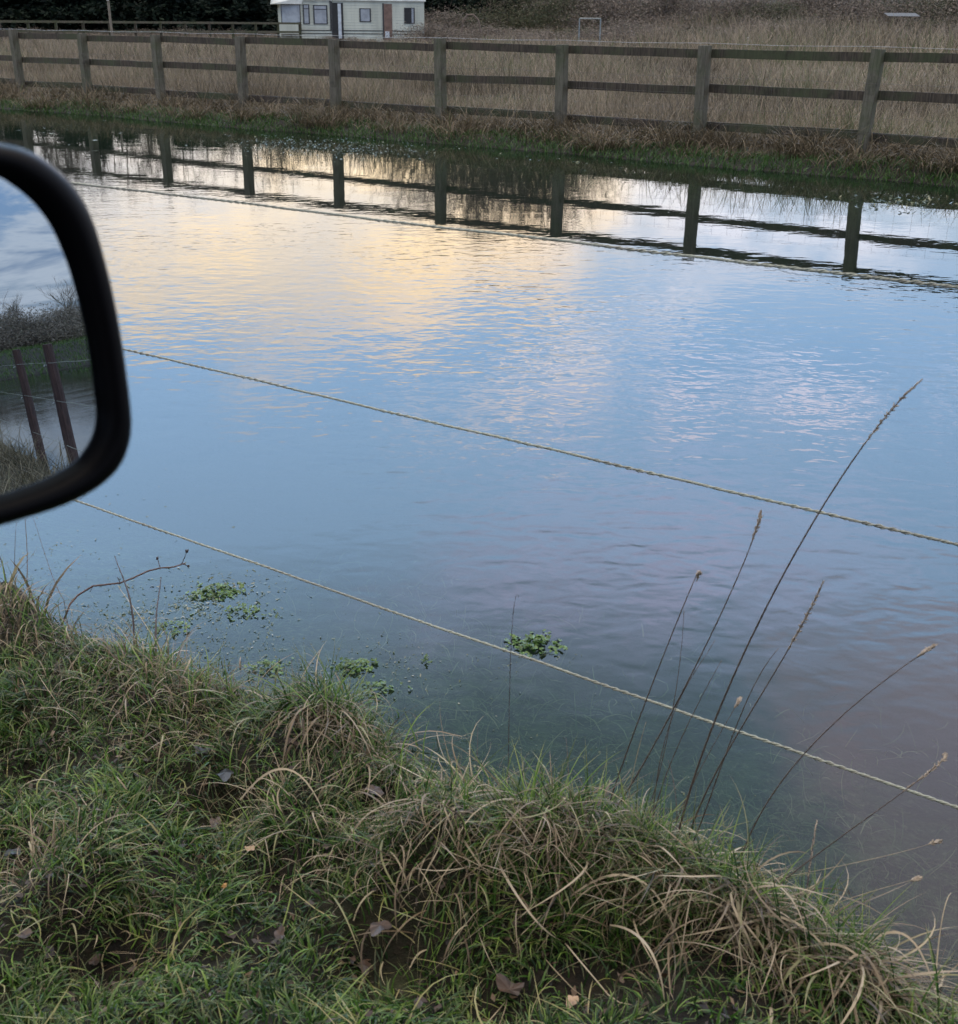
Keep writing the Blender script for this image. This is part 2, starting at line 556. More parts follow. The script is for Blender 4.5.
def wood_mat(name, c1, c2, moss, mossf=.5):
    m, t, out = material(name)
    g = t.new('ShaderNodeTexCoord').outputs['Object']
    n = t.noise(t.scale(g, (6, 6, 6)), 1.0, 5, .65)
    grain = t.noise(t.scale(g, (50, 50, 5)), 1.0, 4, .6, .6)
    c_ = t.mix(t.mr(grain, .35, .65), c1, c2)
    mo = t.noise(g, 1.3, 6, .75)
    c_ = t.mix(t.m('MULTIPLY', t.mr(mo, .42, .62, smooth=True), mossf), c_, moss)
    c_ = t.mix(t.mr(n, .55, .8), c_, tuple(k * .4 for k in c1))
    b = t.new('ShaderNodeBsdfPrincipled')
    t.put(b.inputs['Base Color'], c_)
    b.inputs['Roughness'].default_value = .8
    b.inputs['Specular IOR Level'].default_value = .3
    t.l.new(t.bump(grain, .5, .006), b.inputs['Normal'])
    t.l.new(b.outputs[0], out.inputs[0])
    return m


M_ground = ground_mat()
M_water = water_mat()
M_post = wood_mat('weathered_post', (.060, .056, .042), (.12, .112, .085), (.045, .062, .024), .55)
M_rail = wood_mat('weathered_rail', (.020, .016, .012), (.070, .056, .040), (.040, .054, .022), .7)
M_stake = wood_mat('red_brown_stake', (.040, .022, .020), (.075, .040, .034), (.045, .040, .035), .4)
M_wire = pbr('galvanised_wire', (.30, .31, .31), .5, .6)
M_wire_dark = pbr('rusty_wire', (.10, .09, .08), .6, .3)

G_near = blade_mat('green_grass', [(0, (.008, .024, .007)), (.25, (.020, .055, .012)), (.5, (.055, .130, .022)), (.70, (.16, .27, .050)),
                                   (.84, (.23, .24, .080)), (1, (.40, .35, .19))], (.30, .28, .14), .36, .35)
G_dry = blade_mat('dry_sedge', [(0, (.030, .022, .013)), (.3, (.075, .055, .034)), (.55, (.17, .13, .082)), (.8, (.40, .34, .24)), (1, (.10, .14, .03))],
                  (.30, .25, .17), .45, .25)
G_field = blade_mat('withered_field_grass', [(0, (.050, .044, .030)), (.3, (.10, .085, .058)), (.6, (.17, .142, .100)), (.85, (.30, .25, .18)), (1, (.085, .105, .045))],
                    (.28, .23, .19), .7, .2, .2)
G_foot = blade_mat('bank_foot_grass', [(0, (.035, .032, .018)), (.3, (.075, .062, .036)), (.6, (.13, .105, .066)), (.85, (.22, .175, .12)), (1, (.05, .07, .02))], (.24, .19, .13), .6, .2, .2)
G_fringe = blade_mat('wet_green_grass', [(0, (.014, .040, .008)), (.5, (.028, .080, .012)), (1, (.050, .11, .020))], (.08, .12, .03), .5, .3)
G_rise = blade_mat('pasture_grass', [(0, (.03, .06, .015)), (.5, (.055, .10, .028)), (1, (.13, .13, .06))], (.12, .12, .05), .7, .2, .2)
G_litter = blade_mat('leaf_litter', [(0, (.010, .010, .012)), (.5, (.035, .022, .016)), (.85, (.075, .045, .028)), (1, (.19, .13, .075))], (.1, .1, .1), .45, .1, .5)
G_water = blade_mat('drowned_grass', [(0, (.035, .055, .022)), (.5, (.075, .10, .045)), (.8, (.15, .16, .08)), (1, (.24, .21, .12))], (.2, .2, .1), .6, .2)

# ------------------------------------------------------------------ ground and water sheets


def axis(segs):
    o = []
    for a, b, st in segs: o += list(np.arange(a, b, st))
    return np.array(o + [segs[-1][1]])


ua = axis([(-900, -200, 70), (-200, -60, 14), (-60, -20, 2.5), (-20, -4, .5), (-4, -2.2, .1), (-2.2, 1.4, .022), (1.4, 4, .08), (4, 24, .35), (24, 110, 2.0), (110, 200, 8), (200, 900, 70)])
va = axis([(-900, -60, 70), (-60, -4, 5), (-4, .2, .25), (.2, 2.3, .022), (2.3, 4, .06), (4, 11.6, .4), (11.6, 15.2, .09), (15.2, 24, .4), (24, 60, 1.5), (60, 110, 2.5), (110, 200, 8), (200, 900, 70)])
UU, VV = np.meshgrid(ua, va, indexing='ij')
gx, gy = xy(UU, VV)
gz = height(gx, gy)
nu, nv = UU.shape
idx = np.arange(nu * nv).reshape(nu, nv)
quads = np.stack([idx[:-1, :-1], idx[1:, :-1], idx[1:, 1:], idx[:-1, 1:]], -1).reshape(-1, 4)
g_me = np_mesh('ground', np.stack([gx, gy, gz], -1).reshape(-1, 3), quads)
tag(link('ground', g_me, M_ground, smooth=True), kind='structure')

wb = MB()
wp = [xy(-120, 1.2), xy(70, 1.2), xy(70, 14.2), xy(-120, 14.2)]
# follow the waterline so the sheet ends inside both banks
wb.add([(p[0], p[1], 0.0) for p in wp], [(0, 1, 2, 3)])
tag(wb.build('water', M_water), kind='structure')

# ------------------------------------------------------------------ blades of grass


def blades(roots, azim, phi0, length, width, droop, seg=5, rnd=None, ground=True, twist=0.0, zmin=None, face=None):
    """ribbons that start at elevation phi0 and droop along their length"""
    N = len(roots)
    roots = np.asarray(roots, float)
    t = np.linspace(0, 1, seg + 1)
    pos = np.zeros((N, seg + 1, 3))
    pos[:, 0] = roots
    ds = length / seg
    ph = phi0.copy(); a = azim.copy()
    dirs = []
    curl = rng.normal(0, twist, N)
    for i in range(seg):
        d = np.stack([np.cos(ph) * np.sin(a), np.cos(ph) * np.cos(a), np.sin(ph)], -1)
        pos[:, i + 1] = pos[:, i] + d * ds[:, None]
        dirs.append(d)
        ph = ph - droop / seg
        a = a + curl / seg
    if ground:
        hz = height(pos[:, 1:, 0].ravel(), pos[:, 1:, 1].ravel()).reshape(N, seg)
        if zmin is not None: hz = np.maximum(hz, zmin)
        pos[:, 1:, 2] = np.maximum(pos[:, 1:, 2], hz + .003 + .006 * rng.random((N, seg)))
    fa = azim + (rng.normal(0, .7, N) if face is None else face)
    side = np.stack([np.cos(fa), -np.sin(fa), np.zeros(N)], -1)
    wprof = np.interp(t, [0, .25, .7, 1], [.75, 1, .7, .06])
    off = side[:, None, :] * (width[:, None] * wprof[None, :] * .5)[..., None]
    V = np.stack([pos - off, pos + off], 2).reshape(-1, 3)
    b = np.arange(N)[:, None] * (seg + 1) * 2
    i = np.arange(seg)[None, :] * 2
    k = (b + i).ravel()
    Q = np.stack([k, k + 1, k + 3, k + 2], -1)
    if rnd is None: rnd = rng.random(N)
    A = np.zeros((N, seg + 1, 2, 4))
    A[..., 0] = rnd[:, None, None]
    A[..., 1] = t[None, :, None]
    A[..., 2] = rng.random(N)[:, None, None]
    A[..., 3] = 1
    return V, Q, A.reshape(-1, 4)


def join(parts):
    V = []; Q = []; A = []; k = 0
    for v, q, a in parts:
        V.append(v); Q.append(q + k); A.append(a); k += len(v)
    return np.concatenate(V), np.concatenate(Q), np.concatenate(A)


def grass_obj(name, parts, mat, parent=None):
    V, Q, A = join(parts)
    return link(name, np_mesh(name, V, Q, attrs={'blade': A}), mat, parent)


def sow(n, u0, u1, v0, v1, keep=None):
    u = rng.uniform(u0, u1, n); v = rng.uniform(v0, v1, n)
    x, y = xy(u, v)
    if keep is not None:
        k = rng.random(n) < keep(x, y, u, v)
        x, y = x[k], y[k]
    return np.stack([x, y, height(x, y) - .004], -1)


def keep_near(x, y, u, v):
    t = near_edge(u) - v
    dens = sst((fbm(x * 5.0 + 31, y * 5.0) - .36) / .16)
    return np.where(t < .12, sst((t + .03) / .08), np.clip(.34 + dens, 0, 1)) * (1 - .93 * hollow(x, y))


def patch(x, y, sc, off, lo, hi): return sst((fbm(x * sc + off, y * sc + off * .7) - lo) / (hi - lo))


parts = []
n_total = 135000
r0 = sow(n_total, -2.3, 1.6, .15, 1.72, keep_near)
N = len(r0)
tuftaz = fbm(r0[:, 0] * 7, r0[:, 1] * 7, 2) * 18          # neighbours lean together
lush = patch(r0[:, 0], r0[:, 1], 2.6, 3.3, .38, .62)
dryp = patch(r0[:, 0], r0[:, 1], 3.1, 12.1, .46, .60)
rn = np.clip(rng.beta(1.6, 2.6, N) * .84 + dryp * .20 * rng.random(N), 0, 1)
L = rng.uniform(.03, .11, N) * (.55 + .85 * lush)
parts.append(blades(r0, tuftaz + rng.normal(0, .7, N), rng.uniform(.5, 1.45, N), L, rng.uniform(.0014, .0046, N), rng.uniform(.2, 2.6, N), 4, rn, twist=1.0))
# longer, floppier straw among the turf
r1 = sow(2600, -2.3, 1.6, .3, 1.70, lambda x, y, u, v: (1 - .9 * hollow(x, y)) * .15 + .85 * patch(x, y, 3.1, 12.1, .42, .58))
N = len(r1)
parts.append(blades(r1, rng.uniform(0, 6.28, N), rng.uniform(-.1, .8, N), rng.uniform(.05, .17, N), rng.uniform(.0012, .0034, N), rng.uniform(-.3, 1.5, N), 6,
                    np.clip(rng.normal(.86, .1, N), .5, 1), twist=1.8))
tag(grass_obj('near_bank_grass', parts, G_near), 'dense green and straw grass covering the near bank below the flood', 'grass', kind='stuff')

# thin grass further along the near bank (what the wing mirror looks back on)
def keep_far_bank(x, y, u, v): return np.clip(sst((near_edge(u) - v) / .1), 0, 1)
r2 = np.concatenate([sow(26000, 1.6, 26, -.6, 1.75, keep_far_bank), sow(7000, -9, -2.3, -.3, 1.75, keep_far_bank)])
N = len(r2)
tag(grass_obj('verge_grass', [blades(r2, rng.uniform(0, 6.28, N), rng.uniform(.6, 1.5, N), rng.uniform(.10, .42, N) * (.5 + patch(r2[:, 0], r2[:, 1], .8, 2, .4, .6)),
     rng.uniform(.004, .010, N), rng.uniform(.4, 1.9, N), 4, np.clip(rng.beta(2, 1.6, N), 0, 1))], G_foot),
    'rough grass growing along the verge behind and ahead of the vehicle', 'grass', kind='stuff')

# drowned grass lying under the shallow water by the near bank
r3 = sow(15000, -2.6, 1.8, 1.55, 3.0, lambda x, y, u, v: np.clip(1.25 - (v - 1.6) * .8, .1, 1) * (.25 + .75 * patch(x, y, 3, 5, .4, .6)))
r3[:, 2] += .004
N = len(r3)
d3 = blades(r3, rng.uniform(0, 6.28, N), rng.uniform(.0, 1.0, N), rng.uniform(.03, .13, N), rng.uniform(.0015, .0035, N), rng.uniform(-.2, 1.6, N), 4, rng.random(N), ground=False, twist=1.6)
k = d3[0][:, 2] > -.004
d3[0][k, 2] = -.004 - .004 * rng.random(k.sum())
tag(grass_obj('drowned_grass', [d3], G_water), 'pale drowned grass lying under the clear shallow water beside the near bank', 'grass', kind='stuff')

# short shoots that break the surface at the near edge
r4 = sow(9000, -2.4, 1.6, 1.58, 2.0, lambda x, y, u, v: sst(1.05 - np.abs(v - near_edge(u)) / .16) * (.10 + .9 * patch(x, y, 4, 21, .45, .6)))
N = len(r4)
tag(grass_obj('water_edge_shoots', [blades(r4, rng.uniform(0, 6.28, N), rng.uniform(.6, 1.5, N), rng.uniform(.03, .10, N), rng.uniform(.0014, .003, N), rng.uniform(.3, 1.6, N), 4,
     rng.beta(2, 3, N) * .8, zmin=.002)], G_near), 'fresh green grass shoots standing in the water along the near edge', 'grass', kind='stuff')

# ------------------------------------------------------------------ far bank and field grass
def far_keep(lo, hi):
    return lambda x, y, u, v: ((v - far_edge(u)) > lo) & ((v - far_edge(u)) < hi)
rf = sow(52000, -25, 9, 12.3, 13.9, lambda x, y, u, v: sst((v - far_edge(u) + .12) / .1) * sst((.85 - (v - far_edge(u))) / .3))
N = len(rf)
tag(grass_obj('far_bank_fringe', [blades(rf, rng.uniform(0, 6.28, N), rng.uniform(.8, 1.5, N), rng.uniform(.03, .12, N), rng.uniform(.006, .012, N), rng.uniform(.2, 1.6, N), 3,
     rng.random(N), zmin=.002)], G_fringe), 'bright green grass fringe at the far water edge below the fence', 'grass', kind='stuff')

# drooping dry grass heaped at the foot of the fence
cu = rng.uniform(-25, 9, 440); cv = 12.75 + rng.uniform(.25, 1.7, 440)
parts = []
for a, b in zip(cu, cv):
    n = int(rng.uniform(50, 130)); s_ = rng.uniform(.10, .26)
    uu = a + rng.normal(0, s_, n); vv = b + rng.normal(0, s_ * .6, n)
    vv = np.maximum(vv, far_edge(uu) + .12)
    x, y = xy(uu, vv)
    rr = np.stack([x, y, height(x, y) - .01], -1)
    hb = rng.uniform(.6, 1.25)
    az_ = np.arctan2(uu - a, vv - b) + R(125) * 0 + rng.normal(0, .8, n)
    parts.append(blades(rr, az_, rng.uniform(.8, 1.5, n), rng.uniform(.14, .46, n) * hb, rng.uniform(.006, .013, n), rng.uniform(.6, 2.7, n), 5,
                        np.clip(rng.normal(rng.uniform(.2, .75), .2, n), 0, 1), zmin=.01))
tag(grass_obj('fence_foot_grass', parts, G_foot), 'matted brown grass drooping over the far bank at the foot of the fence', 'grass', kind='stuff')

# the field of withered grass
parts = []
for (v0, v1, n, wmul) in ((14.0, 18.0, 36000, 1.0), (18.0, 26.0, 50000, 1.4), (26.0, 40.0, 46000, 2.3), (40, 75, 70000, 3.8)):
    vm = (v0 + v1) / 2
    u0, u1 = -1.55 * vm - 4, .32 * vm + 6
    rr = sow(n, u0, u1, v0, v1)
    a_ = np.degrees(np.arctan2(rr[:, 0], rr[:, 1]))
    rr = rr[(a_ > -28) & (a_ < 29)]
    N = len(rr)
    aa = np.degrees(np.arctan2(rr[:, 0], rr[:, 1]))
    dd = np.hypot(rr[:, 0], rr[:, 1])
    tall = (.5 + .75 * patch(rr[:, 0], rr[:, 1], .35, 4, .35, .65)) * (1 + 1.15 * sst((dd - 34) / 14) * sst((aa - 4.5) / 6)) * np.where((aa < 0) & (dd > 50), .62, 1)
    tone = fbm(rr[:, 0] * .22 + 3, rr[:, 1] * .5)
    parts.append(blades(rr, rng.uniform(0, 6.28, N), rng.uniform(1.0, 1.55, N), rng.uniform(.30, .75, N) * tall, rng.uniform(.004, .010, N) * wmul,
                        rng.uniform(.1, 1.4, N), 3, np.clip(rng.normal(.02, .17, N) + (tone - .5) * 2.0 + .55, 0, 1), ground=False))
tag(grass_obj('field_grass', parts, G_field), 'tall withered brown grass filling the field beyond the fence', 'grass', kind='stuff')

uu = rng.uniform(58, 96, 16000); vv = rng.uniform(-12, 24, 16000)
x, y = xy(uu, vv); rr = np.stack([x, y, height(x, y) - .02], -1); rr = rr[rr[:, 2] > -.01]; N = len(rr)
tag(grass_obj('rise_grass', [blades(rr, rng.uniform(0, 6.28, N), rng.uniform(.9, 1.5, N), rng.uniform(.08, .35, N), rng.uniform(.03, .07, N), rng.uniform(.2, 1.2, N), 2, rng.beta(2, 3, N), ground=False)], G_rise),
    'green pasture on the low rise far behind, seen in the wing mirror', 'grass', kind='stuff')

# leaf litter and clods in the hollows of the near bank
n = 6500
uu = rng.uniform(-2.2, 1.6, n); vv = rng.uniform(.3, 1.62, n)
x, y = xy(uu, vv)
P_ = np.stack([x, y, height(x, y) + rng.uniform(.0, .012, n)], -1)
a = rng.uniform(0, 6.28, n); s_ = rng.uniform(.002, .012, n)
d1_ = np.stack([np.cos(a), np.sin(a), rng.normal(0, .5, n)], -1) * s_[:, None]; d2_ = np.stack([-np.sin(a), np.cos(a), rng.normal(0, .5, n)], -1) * (s_ * rng.uniform(.2, .7, n))[:, None]
V = np.stack([P_ - d1_, P_ - d1_ * .2 + d2_, P_ + d1_, P_ - d2_], 1).reshape(-1, 3)
A = np.zeros((n, 4, 4)); A[..., 0] = rng.random(n)[:, None]; A[..., 3] = 1
tag(grass_obj('leaf_litter', [(V, np.arange(4 * n).reshape(-1, 4), A.reshape(-1, 4))], G_litter), 'dark rotting leaf scraps scattered through the turf of the near bank', 'leaf litter', kind='stuff')

# ------------------------------------------------------------------ the post and rail fence
FU0, FV0 = uv(-8.6448, 23.1341)
FD = np.array([math.cos(-.6332), math.sin(-.6332)])
FN = np.array([-FD[1], FD[0]])          # away from the water
fence = empty('timber_fence', (-8.6448, 23.1341, .15), 'weathered grey-green post and rail fence along the far bank of the flood', 'fence')
FB = np.array([-8.6448, 23.1341, .15])
lean = {9: (-.045, -.09), 8: (-.012, -.03), 7: (0, 0.01), 2: (.02, .0), 3: (.01, -.02)}
tops = []
for i in range(-4, 14):
    p = FB[:2] + FD * 2.0 * i
    dh = random.uniform(-.03, .02)
    lx = random.uniform(-.025, .025)
    if i == 8: lx = -.055
    mb = MB()
    a = np.array([p[0] - lx * 0, p[1], -.25]) - FB
    b = np.array([p[0] - lx, p[1], 1.25 + dh]) - FB
    mb.bar(a, b, .125, .122, 6, .002, side=(FD[0], FD[1], 0))
    mb.build('post', M_post, fence, bevel=.004)
rail_z = (1.17, .76, .34)
for i in range(-4, 13):
    for z in rail_z:
        p = FB[:2] + FD * 2.0 * i + FN * .08; q = FB[:2] + FD * 2.0 * (i + 1) + FN * .08
        mb = MB()
        o_ = .004 * (i % 2)
        mb.bar(np.array([*(p + FN * o_), z + random.uniform(-.025, .02)]) - FB, np.array([*(q + FN * o_), z + random.uniform(-.025, .02)]) - FB, .035, .098, 7, .003)
        mb.build('rail', M_rail, fence, bevel=.003)
mb = MB()
p0 = FB[:2] + FD * -8 - FN * .068; L_ = 34.0
for z, r_ in ((.22, .0012), (.38, .0012), (.55, .0012), (.72, .0012), (.90, .0015)):
    mb.tube([(*(p0 + FD * (L_ * k / 34)), z + .006 * math.sin(k * 1.7)) - FB for k in range(35)], r_, 3, False)
for k in range(int(L_ / .2)):
    q = p0 + FD * (.1 + .2 * k)
    mb.tube([np.array([*q, .2]) - FB, np.array([*q, .9]) - FB], .0012, 3, False)
mb.build('wire_netting', M_wire_dark, fence)
mb = MB()
for k in range(0, 17):
    a = FB[:2] + FD * (2.0 * (k - 4)); b = FB[:2] + FD * (2.0 * (k - 3)); m_ = (a + b) / 2
    mb.tube([np.array([*a, 1.275]) - FB, np.array([*m_, 1.262]) - FB, np.array([*b, 1.275]) - FB], .003, 4, False)
mb.build('top_wire', M_wire, fence)

# ------------------------------------------------------------------ near rope fence
def rope_mat():
    m, t, out = material('twisted_rope')
    b = t.new('ShaderNodeBsdfPrincipled')
    a = t.new('ShaderNodeAttribute'); a.attribute_name = 'blade'
    s_ = t.new('ShaderNodeSeparateColor'); t.l.new(a.outputs['Color'], s_.inputs[0])
    t.put(b.inputs['Base Color'], t.mix(s_.outputs[0], (.27, .29, .235), (.17, .17, .14)))
    b.inputs['Roughness'].default_value = .55
    t.l.new(b.outputs[0], out.inputs[0])
    return m


M_rope = rope_mat()


def rope(p_list, rad, label, pitch=.022):
    """three-strand twisted rope along a polyline"""
    pts = []
    for a, b in zip(p_list[:-1], p_list[1:]):
        a = np.array(a); b = np.array(b)
        n = max(2, int(np.linalg.norm(b - a) / .0045)) if np.linalg.norm(a[:2]) < 6 or np.linalg.norm(b[:2]) < 6 else max(2, int(np.linalg.norm(b - a) / .3))
        pts += [a + (b - a) * k / n for k in range(n)]
    pts.append(np.array(p_list[-1]))
    P = np.array(pts); n = len(P)
    d = np.gradient(P, axis=0); d /= np.linalg.norm(d, axis=1)[:, None]
    nn = np.cross(d, [0, 0, 1.0]); nn /= np.linalg.norm(nn, axis=1)[:, None]
    q = np.cross(nn, d)
    s_ = np.concatenate([[0], np.cumsum(np.linalg.norm(np.diff(P, axis=0), axis=1))])
    V = []; Q = []; A = []; kk = 5
    for st in range(3):
        ph = 2 * math.pi * (s_ / pitch + st / 3)
        wob = (fbm(s_ * 9 + rad * 999, s_ * 0 + st) - .5)[:, None] * .004 + (fbm(s_ * 1.3 + 7, s_ * 0) - .5)[:, None] * .012
        c0 = P + q * wob + (nn * np.cos(ph)[:, None] + q * np.sin(ph)[:, None]) * rad * .5 * (1 + .25 * (fbm(s_ * 30, s_ * 0 + 2 + st) - .5))[:, None]
        ring = np.stack([c0 + (nn * math.cos(2 * math.pi * j / kk) + q * math.sin(2 * math.pi * j / kk)) * rad * .56 for j in range(kk)], 1)
        b0 = len(V) * n * kk
        V.append(ring.reshape(-1, 3))
        i = np.arange(n - 1)[:, None] * kk; j = np.arange(kk)[None, :]
        Q.append(np.stack([b0 + i + j, b0 + i + (j + 1) % kk, b0 + i + kk + (j + 1) % kk, b0 + i + kk + j], -1).reshape(-1, 4))
        col = np.zeros((n * kk, 4)); col[:, 0] = np.repeat(np.clip((.8 if st == 0 else .1) + 2.6 * (fbm(s_ * 6 + 3, s_ * 0 + rad * 3000) - .55), 0, 1), kk); col[:, 3] = 1
        A.append(col)
    o = link('fence_rope', np_mesh('fence_rope', np.concatenate(V), np.concatenate(Q), attrs={'blade': np.concatenate(A)}), M_rope, smooth=True)
    return tag(o, label, 'rope', 'ropes strung along the near bank')


RV = 1.75
stake_u = [-7.6, -3.6, 4.2, 11.3, 14.3, 22.0]
for z0, z1, rad, lab in ((1.138, 1.158, .0027, 'top rope of the near rope fence, crossing the reflections of the far fence'),
                         (.759, .771, .0027, 'middle pale twisted rope crossing open sky reflections'),
                         (.296, .314, .0029, 'lowest pale rope running close above the water by the near bank')):
    mid = (z0 + z1) / 2 + .0
    pl = []
    for a, b in zip(stake_u[:-1], stake_u[1:]):
        for k in range(8):
            f = k / 8; u_ = a + (b - a) * f
            zz = mid + (z1 - z0) / 2.3 * (u_ + 1.52)
            zz = min(max(zz, mid - .03), mid + .03); sag = 0 if b - a < 8 else -.2 * f * (1 - f)
            pl.append((*xy(u_, RV), zz + sag))
    pl.append((*xy(22.0, RV), mid))
    rope(pl, rad, lab)
for i, u_ in enumerate(stake_u):
    x, y = xy(u_, RV + .04)
    st = empty('wooden_stake', (x, y, 0), ['wooden stake furthest ahead along the ropes, hidden by the wing mirror', 'wooden stake holding the ropes just left of the view behind the wing mirror',
         'wooden stake holding the ropes just behind the vehicle', 'nearer red-brown wooden stake seen in the wing mirror, right one of the two',
         'further red-brown wooden stake seen in the wing mirror, left one of the two', 'wooden stake at the far rear end of the ropes'][i],
        'stake', 'stakes carrying the ropes')
    mb = MB(); mb.tube([(0, 0, -.35), (.01, -.01, .4), (-.03, .02, .9), (-.05, .03, 1.36)], [.058, .056, .052, .048], 9)
    mb.build('pole', M_stake, st, smooth=False)
    mb = MB()
    for z in (1.148, .765, .305):
        mb.tube([(-.045, -.06, z), (0, -.075, z + .012), (.045, -.06, z)], .006, 5)
    mb.build('rope_staple', M_wire, st)

# ------------------------------------------------------------------ wing mirror
def mirror_normal(px, py, azd):
    d = ray(px, py); a = R(azd)
    n = np.array([math.sin(a), math.cos(a), 0]) - d
    return n / np.linalg.norm(n)


MN = mirror_normal(50, 345, 117.9)
MP = CAM + ray(60, 345) * .64


def on_mirror(px, py, off=0.0):
    d = ray(px, py); P_ = MP + MN * off
    return CAM + d * (((P_ - CAM) @ MN) / (d @ MN))


e1 = np.cross([0, 0, 1.0], MN); e1 /= np.linalg.norm(e1)
e2 = np.cross(MN, e1)


def to2(p): return np.array([(p - MP) @ e1, (p - MP) @ e2])
def to3(q, off=0.0): return q[0] * e1 + q[1] * e2 + MN * off


outer_px = [(0, 143), (16, 146), (34, 153), (52, 165), (68, 180), (82, 200), (93, 224), (103, 258), (112, 295), (120, 338), (126, 380), (130, 415), (129, 438), (122, 460), (108, 478),
            (86, 494), (55, 508), (20, 519), (0, 525), (-50, 536), (-95, 540), (-130, 532), (-155, 508), (-165, 470), (-168, 400), (-164, 300), (-152, 210), (-135, 168), (-105, 146), (-60, 138), (-25, 139)]
inner_px = [(0, 177), (12, 184), (23, 192), (34, 202), (44, 214), (54, 229), (62, 246), (71, 268), (79, 296), (87, 328), (93, 362), (97, 395), (99, 412), (97, 430), (90, 446),
            (77, 462), (52, 477), (22, 489), (0, 496), (-45, 506), (-85, 510), (-112, 504), (-128, 486), (-136, 455), (-138, 395), (-133, 305), (-123, 232), (-110, 200), (-88, 182), (-52, 173), (-22, 173)]


def smooth_loop(pts, n=96):
    P_ = np.array(pts); m_ = len(P_); out_ = []
    for k in range(n):
        f = k / n * m_; i = int(f); f -= i
        p0, p1, p2, p3 = P_[(i - 1) % m_], P_[i % m_], P_[(i + 1) % m_], P_[(i + 2) % m_]
        out_.append(.5 * ((2 * p1) + (-p0 + p2) * f + (2 * p0 - 5 * p1 + 4 * p2 - p3) * f * f + (-p0 + 3 * p1 - 3 * p2 + p3) * f ** 3))
    return np.array(out_)


O2 = smooth_loop([to2(on_mirror(*p)) for p in outer_px])
I2 = smooth_loop([to2(on_mirror(*p)) for p in inner_px])
cen = O2.mean(0)
car_x, car_y = xy(.4, -.65)
car = empty('vehicle', (car_x, car_y, .1), 'dark vehicle parked on the bank at left, only its black wing mirror in view', 'vehicle', rz=R(-35))  # body is out of view, added to carry the mirror and shade the bank
M_paint = pbr('dark_car_paint', (.012, .013, .016), .3, 0, 3, .2)
M_tyre = pbr('tyre_rubber', (.015, .015, .015), .8)
M_rim = pbr('steel_rim', (.18, .18, .19), .4, .7)


def cbox(name, u0, u1, v0, v1, z0, z1, mat=M_paint, bev=.03):
    m_ = MB(); m_.box(u0 - .4, u1 - .4, v0 + .65, v1 + .65, z0 - .1, z1 - .1)
    return m_.build(name, mat, car, bevel=bev)


cbox('door', -.72, .40, .10, .165, .50, 1.16, bev=.02)
cbox('far_door', -.72, .40, -1.55, -1.48, .50, 1.16, bev=.02)
cbox('wing', -1.85, -.73, .02, .17, .55, 1.12)
cbox('wing', -1.85, -.73, -1.56, -1.40, .55, 1.12)
cbox('bonnet', -1.85, -.76, -1.39, .01, .98, 1.13)
cbox('grille', -1.95, -1.86, -1.5, .10, .50, 1.10)
cbox('floor', -.74, 2.6, -1.47, .09, .42, .49)
cbox('rear_body', .42, 2.6, .08, .17, .50, 1.93)
cbox('rear_body', .42, 2.6, -1.56, -1.48, .50, 1.93)
cbox('tailgate', 2.61, 2.68, -1.5, .12, .50, 1.93)
cbox('roof', -.42, 2.62, -1.56, .17, 1.94, 2.0)
for v0 in (.10, -1.52):
    m_ = MB(); m_.bar((-.74 - .4, v0 + .68, 1.04), (-.40 - .4, v0 + .64, 1.86), .06, .06, 3, side=(1, 0, 0)); m_.build('pillar', M_paint, car, bevel=.01)
for wu in (-1.35, 1.9):
    for wv in (.06, -1.45):
        m_ = MB(); c0 = np.array([wu - .4, wv + .65, .35])
        prof_ = [(-.10, .22), (-.11, .30), (-.09, .345), (.09, .345), (.11, .30), (.10, .22)]
        V = []; P_ = []
        for k in range(32):
            a = k / 32 * 2 * math.pi
            for dy, rr_ in prof_: V.append(c0 + [rr_ * math.cos(a), dy, rr_ * math.sin(a)])
        for k in range(32):
            for j in range(6): P_.append((k * 6 + j, k * 6 + (j + 1) % 6, ((k + 1) % 32) * 6 + (j + 1) % 6, ((k + 1) % 32) * 6 + j))
        m_.add(V, P_); wh = m_.build('wheel', M_tyre, car, smooth=False)
        m_ = MB(); m_.tube([c0 + [0, -.07, 0], c0 + [0, .085, 0]], .219, 24); m_.build('rim', M_rim, wh)
mir = bpy.data.objects.new('wing_mirror', None); COL.objects.link(mir)
mir.parent = car
mir.location = (0, 0, 0)
V = []; P_ = []
K = len(O2)
rings = [(I2 + (cen - I2) * .015, -.006), (I2, .002), (I2 * .9 + O2 * .1, .008), (I2 * .6 + O2 * .4, .013), (I2 * .25 + O2 * .75, .010), (O2 * .97 + I2 * .03, .003), (O2, -.006),
         (cen + (O2 - cen) * 1.005, -.02), (cen + (O2 - cen) * .98, -.045), (cen + (O2 - cen) * .90, -.07), (cen + (O2 - cen) * .72, -.092), (cen + (O2 - cen) * .4, -.105)]
for rg, off in rings:
    for q in rg: V.append(to3(q, off))
for r_ in range(len(rings) - 1):
    for k in range(K):
        P_.append((r_ * K + k, r_ * K + (k + 1) % K, (r_ + 1) * K + (k + 1) % K, (r_ + 1) * K + k))
P_.append(tuple((len(rings) - 1) * K + k for k in range(K)))
mb = MB(); mb.add(V, P_)
M_plastic, t, out = material('black_moulded_plastic')
b = t.new('ShaderNodeBsdfPrincipled')
b.inputs['Base Color'].default_value = (.0035, .0038, .005, 1)
b.inputs['Roughness'].default_value = .42
b.inputs['Specular IOR Level'].default_value = .07
t.l.new(t.bump(t.noise(t.new('ShaderNodeTexCoord').outputs['Object'], 900, 2, .5), .15, .0004), b.inputs['Normal'])
t.l.new(b.outputs[0], out.inputs[0])
mb.build('housing', M_plastic, mir, smooth=True)
